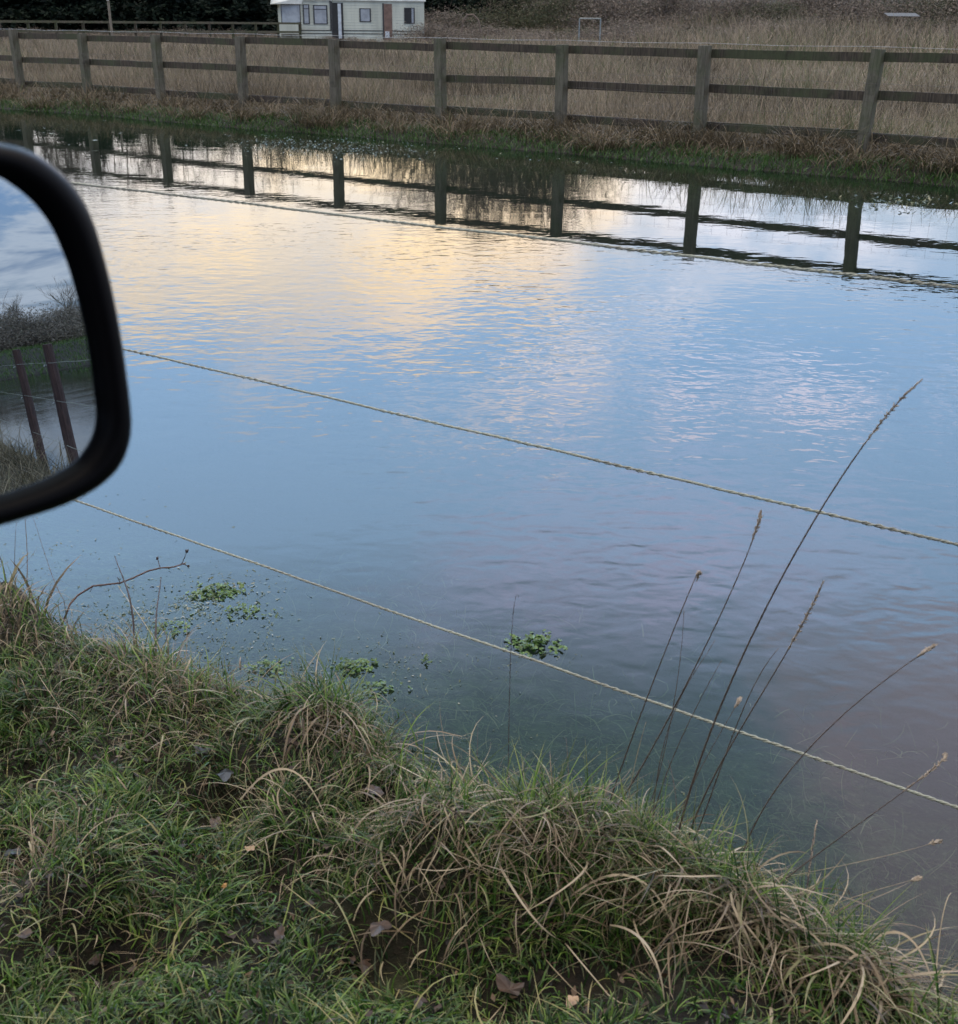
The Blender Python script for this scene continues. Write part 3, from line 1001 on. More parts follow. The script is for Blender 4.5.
M_mirror, t, out = material('mirror_glass')
g = t.new('ShaderNodeBsdfGlossy'); g.inputs['Color'].default_value = (.40, .50, .58, 1); g.inputs['Roughness'].default_value = .0
t.l.new(g.outputs[0], out.inputs[0])
mb = MB()
mb.add([to3(q, 0.0) for q in I2 + (I2 - cen) * .01] + [to3(q, -.003) for q in I2 + (I2 - cen) * .01],
       [tuple(range(K)), tuple(range(2 * K - 1, K - 1, -1))] + [(k, k + K, (k + 1) % K + K, (k + 1) % K) for k in range(K)])
mb.build('glass', M_mirror, mir)
mb = MB()
a0 = to3(cen + np.array([-.0, -.03]), -.06)
car_dir = np.array([-ST, -CT, 0.0])
arm = [a0, a0 + car_dir * .08 + np.array([0, 0, -.03]), a0 + car_dir * .14 + np.array([0, 0, -.10]), a0 + car_dir * .175 + np.array([0, 0, -.20])]
mb.tube(arm, [.022, .02, .02, .026], 12)
mb.build('arm', M_plastic, mir, smooth=True)

# the mirror pieces were laid out round the glass centre: carry them into the vehicle's frame
bpy.context.view_layer.update()
car_inv = car.matrix_world.inverted()
for o_ in list(mir.children):
    o_.data.transform(Matrix.Translation(Vector(MP)))
    o_.data.transform(car_inv)
    o_.data.transform(Matrix.Translation(-(car_inv @ Vector(MP))))
mir.location = car_inv @ Vector(MP)

# ------------------------------------------------------------------ static caravan
CD = 70.0
cc = at_d(277 - 3, 40, CD)
ca = math.atan2(cc[0], cc[1]) + R(-2)
M_clad, t, out = material('cream_cladding')
b = t.new('ShaderNodeBsdfPrincipled')
g = t.new('ShaderNodeTexCoord').outputs['Object']
st_ = t.noise(t.scale(g, (1.5, 1.5, .25)), 1.0, 5, .65)
t.put(b.inputs['Base Color'], t.mix(t.mr(st_, .4, .7), (.52, .555, .47), (.36, .39, .33)))
b.inputs['Roughness'].default_value = .5
t.l.new(b.outputs[0], out.inputs[0])
M_roofc = pbr('caravan_roof', (.62, .66, .62), .5, 0, 1.5, .2)
M_pane, t, out = material('window_glass')
b = t.new('ShaderNodeBsdfPrincipled'); b.inputs['Base Color'].default_value = (.05, .07, .085, 1); b.inputs['Roughness'].default_value = .12
t.l.new(b.outputs[0], out.inputs[0])
M_dark = pbr('near_black', (.015, .017, .018), .6)
M_frame = pbr('dark_window_frame', (.035, .037, .04), .5)
M_curt = pbr('grey_net_curtain', (.30, .34, .38), .8, 0, 3, .2)
M_bdoor = pbr('brown_door_paint', (.17, .11, .085), .6, 0, 3, .3)
M_wdoor = pbr('white_door_paint', (.50, .56, .60), .6, 0, 3, .2)
van = empty('static_caravan', (cc[0], cc[1], 0), 'cream static caravan with six windows and two doors standing in the field', 'caravan', rz=-ca)
S_ = .0126


def cx(zx): return (zx - 150) * S_
def cz(zy): return 1.5 - (zy / 4.355 - 19.0) * .0603


def slab(name, x0, x1, y0, y1, z0, z1, mat, parent=van, bev=0.0):
    m_ = MB(); m_.box(x0, x1, y0, y1, z0, z1); return m_.build(name, mat, parent, bevel=bev)


xL, xR = cx(182), cx(814)
# clad body with horizontal boards as real ridges
mb = MB()
prof = []
zz = .30
zt = cz(14)
while zz < zt - .01:
    z2 = min(zz + .145, zt)
    prof += [(-.012, zz), (0.0, z2 - .012), (0.004, z2)]
    zz = z2
V = [(xL, p[0], p[1]) for p in prof] + [(xR, p[0], p[1]) for p in prof] + [(xL, 2.9, .30), (xL, 2.9, zt), (xR, 2.9, .30), (xR, 2.9, zt)]
n = len(prof)
P_ = [(i, i + n, i + n + 1, i + 1) for i in range(n - 1)] + [tuple([2 * n] + list(range(n)) + [2 * n + 1])[::1], tuple([2 * n + 3] + list(range(2 * n - 1, n - 1, -1)) + [2 * n + 2]),
      (2 * n, 2 * n + 1, 2 * n + 3, 2 * n + 2), (n - 1, 2 * n - 1, 2 * n + 3, 2 * n + 1), (0, 2 * n, 2 * n + 2, n)]
mb.add(V, P_)
mb.build('wall', M_clad, van)
# shallow pitched roof with eaves and an end canopy over the left bay
mb = MB()
xa, xb = cx(270), cx(820)
zr = zt + .002
V = [(xa, -.09, zr - .03), (xa, -.09, zr + .05), (xa, 1.45, zr + .26), (xa, 2.99, zr + .05), (xa, 2.99, zr - .03)]
V += [(xb - .0, v_[1], v_[2]) for v_ in V]
mb.add(V, [(0, 1, 2, 3, 4)[::-1], (5, 6, 7, 8, 9), (0, 5, 6, 1)[::-1], (1, 6, 7, 2)[::-1], (2, 7, 8, 3)[::-1], (3, 8, 9, 4)[::-1], (4, 9, 5, 0)[::-1]])
rf = mb.build('roof', M_roofc, van)
slab('flue', cx(520), cx(548), .6, .85, zt + .1, zt + .48, M_frame, rf)
slab('vent', cx(640), cx(690), .7, 1.1, zt + .1, zt + .36, M_roofc, rf)
mb = MB()
mb.add([(cx(150), -.35, cz(31)), (cx(276), -.10, cz(31)), (cx(286), -.10, cz(4)), (cx(158), -.02, cz(-4)), (cx(150), 2.9, cz(31)), (cx(276), 2.9, cz(31)), (cx(286), 2.9, cz(4)), (cx(158), 2.9, cz(-4))],
       [(0, 1, 2, 3), (4, 7, 6, 5), (0, 4, 5, 1), (1, 5, 6, 2), (2, 6, 7, 3), (3, 7, 4, 0)])
mb.build('end_canopy', M_roofc, van)


def window(zx0, zx1, zy0, zy1, pane_mat=M_pane, trans=0, curtain=None, mull=()):
    x0, x1, z1, z0 = cx(zx0), cx(zx1), cz(zy0), cz(zy1)
    f = MB(); w_ = .04
    f.box(x0, x1, -.045, -.014, z1 - w_, z1); f.box(x0, x1, -.045, -.014, z0, z0 + w_)
    f.box(x0, x0 + w_, -.044, -.014, z0 + w_, z1 - w_); f.box(x1 - w_, x1, -.044, -.014, z0 + w_, z1 - w_)
    if trans: f.box(x0 + w_, x1 - w_, -.043, -.014, z1 - trans - .02, z1 - trans + .02)
    for mx_ in mull: f.box(cx(mx_) - .02, cx(mx_) + .02, -.042, -.014, z0 + w_, z1 - w_)
    wo_ = f.build('window', M_frame, van)
    slab('pane', x0 + w_, x1 - w_, -.028, -.016, z0 + w_, z1 - w_, pane_mat, wo_)
    if curtain:
        slab('curtain', cx(curtain[0]), cx(curtain[1]), -.034, -.0285, z0 + w_, z1 - w_, M_curt, wo_)


window(186, 270, 31, 103, M_curt)
window(280, 309, 31, 103, trans=.22, curtain=(286, 304))
window(325, 387, 33, 103, M_pane, trans=.22, curtain=(331, 381))
window(526, 577, 43, 93, M_pane, curtain=(532, 571))
window(724, 771, 39, 98, M_dark, curtain=(757, 766))
d1 = slab('door', cx(408), cx(455), -.05, -.012, cz(160), cz(24), M_dark)  # solid near-black slab on the wall paints the shade inside the doorway
slab('curtain', cx(432), cx(446), -.06, -.0505, cz(156), cz(27), M_wdoor, d1)
slab('door_frame', cx(403), cx(408), -.055, -.012, cz(160), cz(20), M_frame, d1)
d2 = slab('door', cx(634), cx(670), -.04, -.012, cz(160), cz(26), M_bdoor)
tag(d1, 'open doorway, its shaded inside painted as a near-black slab, with a pale curtain'); tag(d2, 'closed brown door')
slab('door_frame', cx(628), cx(634), -.05, -.012, cz(160), cz(24), M_frame, d2)
slab('kick_panel', cx(638), cx(657), -.055, -.0405, cz(152), cz(128), M_wdoor, d2)
slab('drainpipe', cx(397), cx(402), -.07, -.013, cz(125), cz(-2), M_frame)
slab('belt_rail', xL, xR, -.03, -.0125, cz(127), cz(124), M_frame)
slab('skirt_rail', xL, xR, -.03, -.0125, cz(138), cz(135.5), M_frame)
lk = slab('gas_locker', cx(170), cx(256), -.6, -.013, cz(140), cz(104), M_clad, bev=.02)
slab('locker_dark_end', cx(257), cx(270), -.5, -.2, cz(134), cz(100), M_frame, bev=.03)  # separate dark block at the right end of the box
for k in range(6):
    slab('leg', xL + .4 + k * 1.6, xL + .55 + k * 1.6, .3, .45, .1, .31, M_dark)

# ------------------------------------------------------------------ trees and scrub
def leaf_cloud(n, fn, size, seed, aspect=.45):
    """n small leaf faces at points given by fn, random orientation"""
    r_ = np.random.default_rng(seed)
    c_ = fn(r_, n)
    a = r_.normal(size=(n, 3)); a /= np.linalg.norm(a, axis=1)[:, None]
    b_ = np.cross(a, r_.normal(size=(n, 3))); b_ /= np.linalg.norm(b_, axis=1)[:, None]
    s_ = size * r_.uniform(.5, 1.4, n)[:, None]
    V = np.stack([c_ - a * s_, c_ + b_ * s_ * aspect, c_ + a * s_, c_ - b_ * s_ * aspect], 1).reshape(-1, 3)
    Q = np.arange(4 * n).reshape(-1, 4)
    A = np.zeros((n, 4, 4)); A[..., 0] = r_.random(n)[:, None]; A[..., 1] = .3; A[..., 2] = 0; A[..., 3] = 1
    return np_mesh('foliage', V, Q, attrs={'blade': A.reshape(-1, 4)})


G_con = blade_mat('dark_evergreen', [(0, (.005, .010, .008)), (.6, (.009, .018, .012)), (1, (.016, .028, .017))], (.02, .04, .02), .7, .1, .15)
G_scrub = blade_mat('brown_scrub', [(0, (.10, .086, .074)), (.4, (.15, .128, .108)), (.75, (.20, .170, .145)), (1, (.11, .115, .080))], (.1, .08, .06), .8, .1, .15)  # lighter, low-contrast browns put distance haze into the foliage colour
G_bram = blade_mat('green_bramble', [(0, (.040, .050, .028)), (.5, (.060, .072, .038)), (.8, (.085, .085, .050)), (1, (.12, .095, .070))], (.05, .06, .03), .7, .15, .2)
M_bark = pbr('bark', (.060, .050, .040), .9, 0, 6, .5, .4, .01)
M_twig = pbr('twig', (.11, .088, .070), .9, 0, 2, .4)


def conifer_fn(Ht, Rd):
    def f(r_, n):
        nb = 160
        zb = r_.uniform(.03, 1, nb) ** .9 * Ht
        ab = r_.uniform(0, 6.28, nb)
        Rb = Rd * (1 - zb / Ht) ** .75 * r_.uniform(.7, 1.2, nb) + .15
        i = r_.integers(0, nb, n)
        s_ = r_.random(n) ** .6
        rr = Rb[i] * s_
        j = r_.normal(0, .16, (n, 3)) * (1 + Rd * .2)
        return np.stack([rr * np.cos(ab[i]), rr * np.sin(ab[i]), zb[i] + .15 * Rd * s_ - .4 * s_ ** 2 * Rd * .4], -1) + j
    return f


def bush_fn(Rx, Hz):
    def f(r_, n):
        nb = 46
        a = r_.uniform(0, 6.28, nb); q = np.sqrt(r_.random(nb)) * Rx
        cz_ = Hz * (1 - (q / Rx) ** 2 * .75) * r_.uniform(.35, 1.0, nb)
        cs = r_.uniform(.12, .30, nb) * Rx
        i = r_.integers(0, nb, n)
        return np.stack([q[i] * np.cos(a[i]), q[i] * np.sin(a[i]), cz_[i]], -1) + r_.normal(0, 1, (n, 3)) * cs[i][:, None] * np.array([1, 1, .55])
    return f


def twigs(mb, base, dirv, length, rad, depth, k=4, spread=.5, up=.12):
    pts = [base]; d = dirv.copy(); p = base.copy(); n = 4
    for i in range(n):
        d = d + np.array([random.gauss(0, .14), random.gauss(0, .14), random.gauss(0, .08) + up]); d /= np.linalg.norm(d)
        p = p + d * length / n
        pts.append(p.copy())
    mb.tube(pts, [rad * (1 - .5 * i / n) for i in range(n + 1)], k if depth > 1 else 3, False)
    if depth == 0: return
    for i in range(random.randint(3, 5)):
        j = random.randint(1, n)
        nd = d + np.array([random.gauss(0, spread), random.gauss(0, spread), random.gauss(0, spread * .6)]); nd /= np.linalg.norm(nd)
        twigs(mb, pts[j].copy(), nd, length * random.uniform(.5, .75), rad * .5, depth - 1, k, spread, up)


def gh(x, y): return float(height(np.array([x]), np.array([y]))[0])


con_me = [leaf_cloud(15000, conifer_fn(9.5, 3.2), .21, 50 + i) for i in range(3)]
mb = MB(); mb.tube([(0, 0, -.3), (0, 0, 4), (.1, 0, 9)], [.22, .15, .03], 8); con_tr = mb.build('trunk', M_bark, None); trunk_me = con_tr.data
bpy.data.objects.remove(con_tr)
con_px = [-60, -28, 2, 30, 58, 86, 116, 146, 176, 205, 236, 262, 290, 322, 352, 384, 412, 440, 468, 496, 522, 548]
con_side = ['at the left edge of the view', 'beside the tall pole', 'behind the left end of the caravan', 'behind the right end of the caravan']
for i, px in enumerate(con_px):
    D_ = 84 + random.uniform(-4, 5)
    p = at_d(px, 20, D_)
    hs = random.uniform(.56, .68) if px < 290 else random.uniform(.50, .62) if px < 500 else .42
    lab = f'dark evergreen tree in the hedge row beyond the field'
    tr = empty('evergreen_tree', (p[0], p[1], gh(p[0], p[1])), lab, 'tree', 'dark evergreens in the hedge beyond the field', rz=random.uniform(0, 6))
    tr.scale = (1.0, 1.0, hs)
    link('crown', con_me[i % 3], G_con, tr); link('trunk', trunk_me, M_bark, tr)

bt = []
for s_ in range(3):
    mb = MB(); random.seed(30 + s_)
    mb.tube([(0, 0, -.3), (.1, 0, 2), (.05, .1, 4)], [.20, .17, .13], 8, False)
    mt = mb.build('trunk', M_bark, None)
    mb = MB()
    for k_ in range(11):
        a = k_ * .61 + random.uniform(-.3, .3)
        twigs(mb, np.array([.05, .05, random.uniform(2.0, 4.0)]), np.array([math.cos(a) * .6, math.sin(a) * .6, .8]), random.uniform(3, 4.5), .075, 3, 4, .55, .1)
    mc = mb.build('branches', M_twig, None)
    bt.append((mt.data, mc.data)); bpy.data.objects.remove(mt); bpy.data.objects.remove(mc)
random.seed(5)
for i, (px, D_, sc) in enumerate([(418, 92, 1.15), (448, 96, 1.35), (478, 90, 1.25), (505, 95, 1.45), (532, 92, 1.25), (560, 97, 1.2), (590, 94, .9), (642, 97, .6), (300, 98, 1.0), (345, 99, .95), (20, 96, 1.3), (130, 97, 1.15),
                                  (205, 97, 1.0), (-40, 95, 1.3), (60, 98, 1.2), (165, 94, 1.1), (250, 95, 1.15), (385, 97, 1.1), (435, 99, 1.4), (464, 93, 1.4), (492, 99, 1.5), (518, 97, 1.45), (546, 99, 1.3), (575, 92, 1.0), (615, 95, .8), (365, 93, .95)]):
    p = at_d(px, 10, D_)
    tr = empty('bare_tree', (p[0], p[1], gh(p[0], p[1])), 'leafless tree rising above the scrub and evergreens beyond the field', 'tree', 'leafless trees beyond the field', rz=random.uniform(0, 6))
    tr.scale = (sc,) * 3
    link('trunk', bt[i % 3][0], M_bark, tr); link('branches', bt[i % 3][1], M_twig, tr)

bush_me = [leaf_cloud(11000, bush_fn(2.4, 2.1), .075, 70 + i, .22) for i in range(3)]
mb = MB()
for k_ in range(12):
    a = k_ * .53
    twigs(mb, np.array([math.cos(a) * .4, math.sin(a) * .4, -.1]), np.array([math.cos(a) * .7, math.sin(a) * .7, .8]), random.uniform(1.2, 2.0), .02, 2, 3, .5, .12)
bs = mb.build('stems', M_twig, None); stems_me = bs.data; bpy.data.objects.remove(bs)


def bush(px, D_, sc, sz, green, i):
    p = at_d(px, 20, D_)
    o = empty('scrub_bush', (p[0], p[1], gh(p[0], p[1]) - .15), 'green-tinged bramble bush on the scrubby rise beyond the field' if green else 'brown leafless-looking scrub bush beyond the field',
              'bush', 'green bramble bushes beyond the field' if green else 'brown scrub bushes beyond the field', rz=random.uniform(0, 6))
    o.scale = (sc, sc, sz)
    f = link('foliage', bush_me[i % 3].copy() if False else bush_me[i % 3], None, o)
    f.material_slots  # material set on the object, so the copies can differ while sharing a mesh
    if not bush_me[i % 3].materials: bush_me[i % 3].materials.append(G_scrub)
    f.material_slots[0].link = 'OBJECT'
    f.material_slots[0].material = G_bram if green else G_scrub
    link('stems', stems_me, M_twig, o)


k_ = 0
for px in range(436, 1010, 21):
    bush(px + random.uniform(-8, 8), 68 + random.uniform(-3, 6) + (3 if px < 520 else 0), random.uniform(.8, 1.3), random.uniform(.35, .62), random.random() < .2, k_); k_ += 1
for px in range(450, 1010, 26):
    bush(px + random.uniform(-10, 10), 78 + random.uniform(-3, 5), random.uniform(1.1, 1.6), random.uniform(.75, 1.15), random.random() < .25, k_); k_ += 1
for px in range(-20, 300, 40):
    bush(px + random.uniform(-10, 10), 77 + random.uniform(-2, 2), random.uniform(.8, 1.2), random.uniform(.2, .35), False, k_); k_ += 1

for px in (283, 300, 330, 352, 371, 398, 420, 436, 452):
    bush(px, 67.5 + random.uniform(-1, 1), .35, random.uniform(.14, .26), False, k_); k_ += 1

# trees and scrub far behind the vehicle, seen in the wing mirror
for i in range(44):
    u_ = 88 + random.uniform(-4, 16) + (i % 2) * 10; v_ = -22 + i * 1.5 + random.uniform(-1, 1)
    x, y = xy(u_, v_)
    o = empty('scrub_bush', (x, y, gh(x, y) - .2), 'bush on the low rise far behind, seen only in the wing mirror', 'bush', 'bushes on the rise in the mirror')
    s_ = random.uniform(1.0, 1.4) * (.75 + .030 * i)
    o.scale = (s_, s_, s_ * random.uniform(.6, 1.0))
    f = link('foliage', bush_me[i % 3], None, o); f.material_slots[0].link = 'OBJECT'; f.material_slots[0].material = G_scrub
for i, (u_, v_) in enumerate([(118, 12.5), (122, 18)]):
    x, y = xy(u_, v_)
    o = empty('bare_tree', (x, y, gh(x, y)), 'leafless tree on the low rise far behind, seen only in the wing mirror', 'tree', 'leafless trees on the rise in the mirror', rz=i * 1.3)
    o.scale = (.42 + .06 * (i % 3),) * 3
    link('trunk', bt[i % 3][0], M_bark, o); link('branches', bt[i % 3][1], M_twig, o)

# ------------------------------------------------------------------ far fence, pole, frame and odds and ends beyond
ff = empty('distant_fence', (0, 0, 0), 'low dark rail fence in front of the evergreen hedge behind the field', 'fence')
pA = at_d(-60, 24, 60); pB = at_d(300, 26, 66)
nP = 15
for i in range(nP):
    p = pA + (pB - pA) * i / (nP - 1)
    mb = MB(); mb.bar((p[0], p[1], 0), (p[0], p[1], 1.32), .11, .11, 1); mb.build('post', M_rail, ff)
for i in range(nP - 1):
    for z in (1.26, .85):
        a = pA + (pB - pA) * i / (nP - 1); b = pA + (pB - pA) * (i + 1) / (nP - 1)
        mb = MB(); mb.bar((a[0], a[1] - .06, z), (b[0], b[1] - .06, z), .04, .10, 1); mb.build('rail', M_post, ff)
p = at_d(111, 24, 58)
pl_ = empty('wooden_pole', (p[0], p[1], .2), 'tall thin grey pole with a pale insulator in front of the evergreens', 'pole')
mb = MB(); mb.tube([(0, 0, -.3), (-.02, 0, 2), (-.10, 0, 4.2)], [.055, .05, .04], 8); mb.build('shaft', pbr('pole_wood', (.16, .14, .11), .8), pl_)
mb = MB(); mb.tube([(-.02, -.09, 1.95), (-.02, -.09, 2.12)], .05, 8); mb.build('insulator', pbr('porcelain', (.5, .52, .5), .3), pl_)
M_gal = pbr('grey_metal', (.20, .24, .25), .5, .3)
a = at_d(579, 34, 62); b = at_d(600, 34, 62)
fr_ = empty('metal_frame', tuple(a * [1, 1, 0]), 'thin grey metal frame like a small goal in the scrub', 'frame')
dx = b - a; dx[2] = 0
for off in (dx * 0, dx):
    mb = MB(); mb.tube([off + (0, 0, 0), off + (0, 0, 1.62)], .035, 6); mb.build('upright', M_gal, fr_)
mb = MB(); mb.tube([(0, 0, 1.62), tuple(dx + (0, 0, 1.62))], .035, 6); mb.build('crossbar', M_gal, fr_)
p = at_d(747, 48, 42)
sk = MB(); sk.tube([(0, 0, 0), (0, 0, .75), (0, 0, .92)], [.02, .02, .012], 6)
o = sk.build('marker_stake', pbr('white_paint', (.6, .58, .52), .6)); o.location = (p[0], p[1], .15)
tag(o, 'slim white marker stake in the brown field right of centre', 'stake')
p = at_d(905, 12, 66)
mb = MB()
for i in range(16):
    x0 = -.78 + i * .10
    mb.add([(x0, 0, 0), (x0 + .05, -.02, .02), (x0 + .10, 0, 0), (x0 + .10, .8, .15), (x0 + .05, .78, .17), (x0, .8, .15)], [(0, 1, 4, 5), (1, 2, 3, 4), (0, 5, 3, 2)])
o = mb.build('roofing_sheet', pbr('pale_sheet_metal', (.08, .09, .10), .8)); o.location = (p[0], p[1], max(gh(p[0], p[1]) + .9, float(p[2]) - .2))
mb = MB()
tag(o, 'pale corrugated sheet lying on top of the scrub at far right', 'roofing sheet')
p = at_d(471, 17, 62)
mb = MB()
mb.tube([(-.45, 0, 0), (-.40, 0, .5), (-.18, 0, .78), (.1, 0, .80), (.36, 0, .56), (.5, 0, 0)], .045, 6)
o = mb.build('timber_arch', pbr('old_timber', (.13, .10, .08), .8)); o.location = (p[0], p[1], .95)
tag(o, 'small curved timber arch showing above the grass right of the caravan', 'arch')

# ------------------------------------------------------------------ sedge tussocks on the near lip
def tussock(px, py, n, spread, lmin, lmax, lab, heading=None, dry=.5, wmul=1.0, hspread=1.0, up=(.5, 1.35)):
    c0 = at_z(px, py, .10)
    cz0 = gh(c0[0], c0[1])
    root = empty('grass_tussock', (c0[0], c0[1], cz0), lab, 'tussock')
    r_ = rng.normal(0, spread, (n, 2))
    r_[:, 0] *= 1.5
    x = c0[0] + r_[:, 0] * CT + r_[:, 1] * ST; y = c0[1] - r_[:, 0] * ST + r_[:, 1] * CT
    zr_ = height(x, y) + .03 * np.exp(-(r_ ** 2).sum(1) / spread ** 2)
    rt_ = np.stack([x, y, zr_], -1)
    h0 = np.arctan2(r_[:, 0] * CT + r_[:, 1] * ST, -r_[:, 0] * ST + r_[:, 1] * CT)
    if heading is not None:
        h0 = np.where(rng.random(n) < .75, R(heading) + rng.normal(0, hspread, n), h0)
    else:
        h0 = h0 + rng.normal(0, .8, n)
    rn_ = np.clip(rng.normal(dry, .22, n), 0, .93)
    lo, hi = up
    V, Q, A = blades(rt_, h0, rng.uniform(lo, hi, n), rng.uniform(lmin, lmax, n) * rng.uniform(.5, 1.05, n), (.0010 + .0042 * rng.random(n) ** 2.2) * wmul, rng.uniform(.6, 3.6, n), 9, rn_, twist=1.3, zmin=.002)
    V = V - np.array([c0[0], c0[1], cz0])
    link('dry_blades', np_mesh('dry_blades', V, Q, attrs={'blade': A}), G_dry, root)
    m_ = n // 3
    sel = rt_[:m_]
    V, Q, A = blades(sel, rng.uniform(0, 6.28, m_), rng.uniform(.9, 1.5, m_), rng.uniform(lmin * .6, lmax * .65, m_), rng.uniform(.002, .0034, m_), rng.uniform(.3, 1.5, m_), 6,
                     rng.uniform(.15, .72, m_), twist=.5, zmin=.002)
    V = V - np.array([c0[0], c0[1], cz0])
    link('green_blades', np_mesh('green_blades', V, Q, attrs={'blade': A}), G_near, root)


tussock(20, 640, 420, .075, .06, .20, 'green and straw tussock at the left edge under the wing mirror', 160, .45, .9, 1.4)
tussock(150, 700, 900, .12, .07, .19, 'broad pale straw tussock beside the bramble stem at left', 170, .55, .8, 1.6)
tussock(235, 690, 420, .07, .06, .15, 'low olive tussock between the straw tussock and the drooping one', 180, .45, .8, 1.4)
tussock(345, 722, 620, .060, .12, .26, 'brown drooping sedge tussock at the water edge left of centre', 168, .50, 1.15, .5, (.3, 1.2))
tussock(300, 815, 260, .06, .08, .18, 'thin straw tussock on the bank in front of the drooping sedge', None, .7, .7)
tussock(560, 835, 900, .085, .12, .27, 'large grey-brown tussock on the lip of the bank at centre', 190, .50, 1.0, .8)
tussock(650, 850, 620, .065, .10, .25, 'mixed green and brown tussock under the tall seed stems', 185, .45, 1.0, 1.1)
tussock(740, 905, 560, .060, .12, .28, 'sedge tussock with long pale arching blades right of the seed stems', 175, .52, 1.25, .7, (.3, 1.2))
tussock(845, 955, 480, .050, .12, .26, 'arching pale sedge tussock at the lower right water edge', 165, .60, 1.3, .8, (.3, 1.3))
tussock(60, 880, 420, .09, .06, .15, 'short straw tuft low on the left of the bank', None, .55, .7)
tussock(430, 850, 340, .075, .10, .22, 'flattened straw tussock left of the large central one', 200, .62, .9, .7, (.2, .9))

# a few long, broad, pale arching blades that stand out: each curve traced from its root
arcs = [((560, 905), (640, 880), (690, 985)), ((610, 890), (700, 870), (742, 1010)), ((640, 925), (720, 905), (790, 1000)), ((700, 905), (733, 925), (742, 1000)),
        ((720, 925), (800, 925), (850, 1005)), ((790, 955), (850, 950), (880, 1015)), ((610, 925), (650, 950), (665, 1018)), ((850, 962), (905, 935), (940, 1015)),
        ((480, 825), (520, 900), (560, 940)), ((440, 800), (470, 850), (500, 890)), ((240, 800), (290, 770), (330, 830)), ((830, 1010), (860, 955), (900, 1020))]
parts = []
for i, (a, b, c3) in enumerate(arcs):
    A3 = at_z(*a, .10); C3 = at_z(*c3, .08); B3 = at_z(*b, .16)
    n = 14; V = []; wd = .0048
    B3 = 2 * B3 - (A3 + C3) / 2
    pts = [(1 - t_) ** 2 * A3 + 2 * t_ * (1 - t_) * B3 + t_ ** 2 * C3 for t_ in np.linspace(0, 1, n)]
    for j, p in enumerate(pts):
        t_ = j / (n - 1)
        d_ = pts[min(j + 1, n - 1)] - pts[max(j - 1, 0)]
        sd_ = np.cross(d_, CAM - p); sd_ = sd_ / np.linalg.norm(sd_) + np.array([0, 0, .35]); sd_ /= np.linalg.norm(sd_)
        w_ = wd * np.interp(t_, [0, .3, .8, 1], [.6, 1, .6, .05])
        V += [p - sd_ * w_ / 2, p + sd_ * w_ / 2 + np.cross(sd_, d_) / np.linalg.norm(d_) * .0008]
    Q = np.array([[2 * j, 2 * j + 1, 2 * j + 3, 2 * j + 2] for j in range(n - 1)])
    A = np.zeros((2 * n, 4)); A[:, 0] = .72 + .1 * random.random(); A[:, 3] = 1
    V = np.array(V)
    o = link('sedge_blade', np_mesh('sedge_blade', V - A3, Q, attrs={'blade': A}), G_dry); o.location = A3
    tag(o, 'long pale arching sedge blade lying over the near bank', 'grass blade', 'long pale sedge blades on the near bank')

# ------------------------------------------------------------------ tall seed stems and dead stems
M_stem = pbr('dry_stem', (.070, .052, .040), .6, 0, 30, .3)
M_stemp = pbr('pale_straw_stem', (.34, .29, .19), .6, 0, 30, .3)
M_seed = pbr('seed_husk', (.32, .27, .21), .8, 0, 60, .4)
M_deadst = pbr('dark_dead_stem', (.040, .030, .030), .7, 0, 30, .4)


def stem(pts, lab, head=0, v0=None, v1=1.72, r0_=.0016, mat=M_stem, name='seed_stem', cat='grass stem', hw=.010, plume=True):
    base = at_z(*pts[0], .09)
    vb = base[0] * ST + base[1] * CT if v0 is None else v0
    P3 = []
    for i, p in enumerate(pts):
        f = i / (len(pts) - 1)
        P3.append(at_v(*p, vb + (v1 - vb) * f))
    P3 = np.array(P3)
    # smooth resample
    t_ = np.linspace(0, len(P3) - 1, 26)
    if len(P3) > 2:
        co = np.stack([np.polyval(np.polyfit(np.arange(len(P3)), P3[:, k], min(3, len(P3) - 1)), t_) for k in range(3)], -1)
    else:
        co = np.stack([np.interp(t_, [0, 1], P3[:, k]) for k in range(3)], -1)
    g0 = gh(co[0][0], co[0][1]); foot = np.array([co[0][0], co[0][1], min(g0 - .01, co[0][2] - .02)])
    co = np.concatenate([[foot], co])
    root = empty(name, tuple(foot), lab, cat)
    mb = MB(); mb.tube(co - foot, list(np.linspace(r0_ * 1.05, r0_ * .45, len(co))), 5); mb.build('stalk', mat, root, smooth=True)
    if head:
        a = min(int(len(co) * (1 - head * 1.5)), len(co) - 3); seg_ = co[a:]
        mb = MB(); d_ = seg_[-1] - seg_[0]
        for k in range(90):
            f = k / 90; p = seg_[0] + 0 * d_
            j = f * (len(seg_) - 1); i0 = min(int(j), len(seg_) - 2)
            p = seg_[i0] + (seg_[i0 + 1] - seg_[i0]) * (j - i0)
            dn = d_ / np.linalg.norm(d_)
            sd_ = np.array([random.gauss(0, 1), random.gauss(0, 1), random.gauss(0, .6)]); sd_ /= np.linalg.norm(sd_)
            wsc = hw * math.sin(math.pi * (f * .85 + .12)) * random.uniform(.3, 1)
            e = p + dn * random.uniform(.004, .008) + sd_ * wsc * .7
            mb.tube([p - foot, (p + e) / 2 - foot, e - foot], [.0003, .0012, .0003], 4)
        mb.build('seed_head', M_seed, root)
    return root


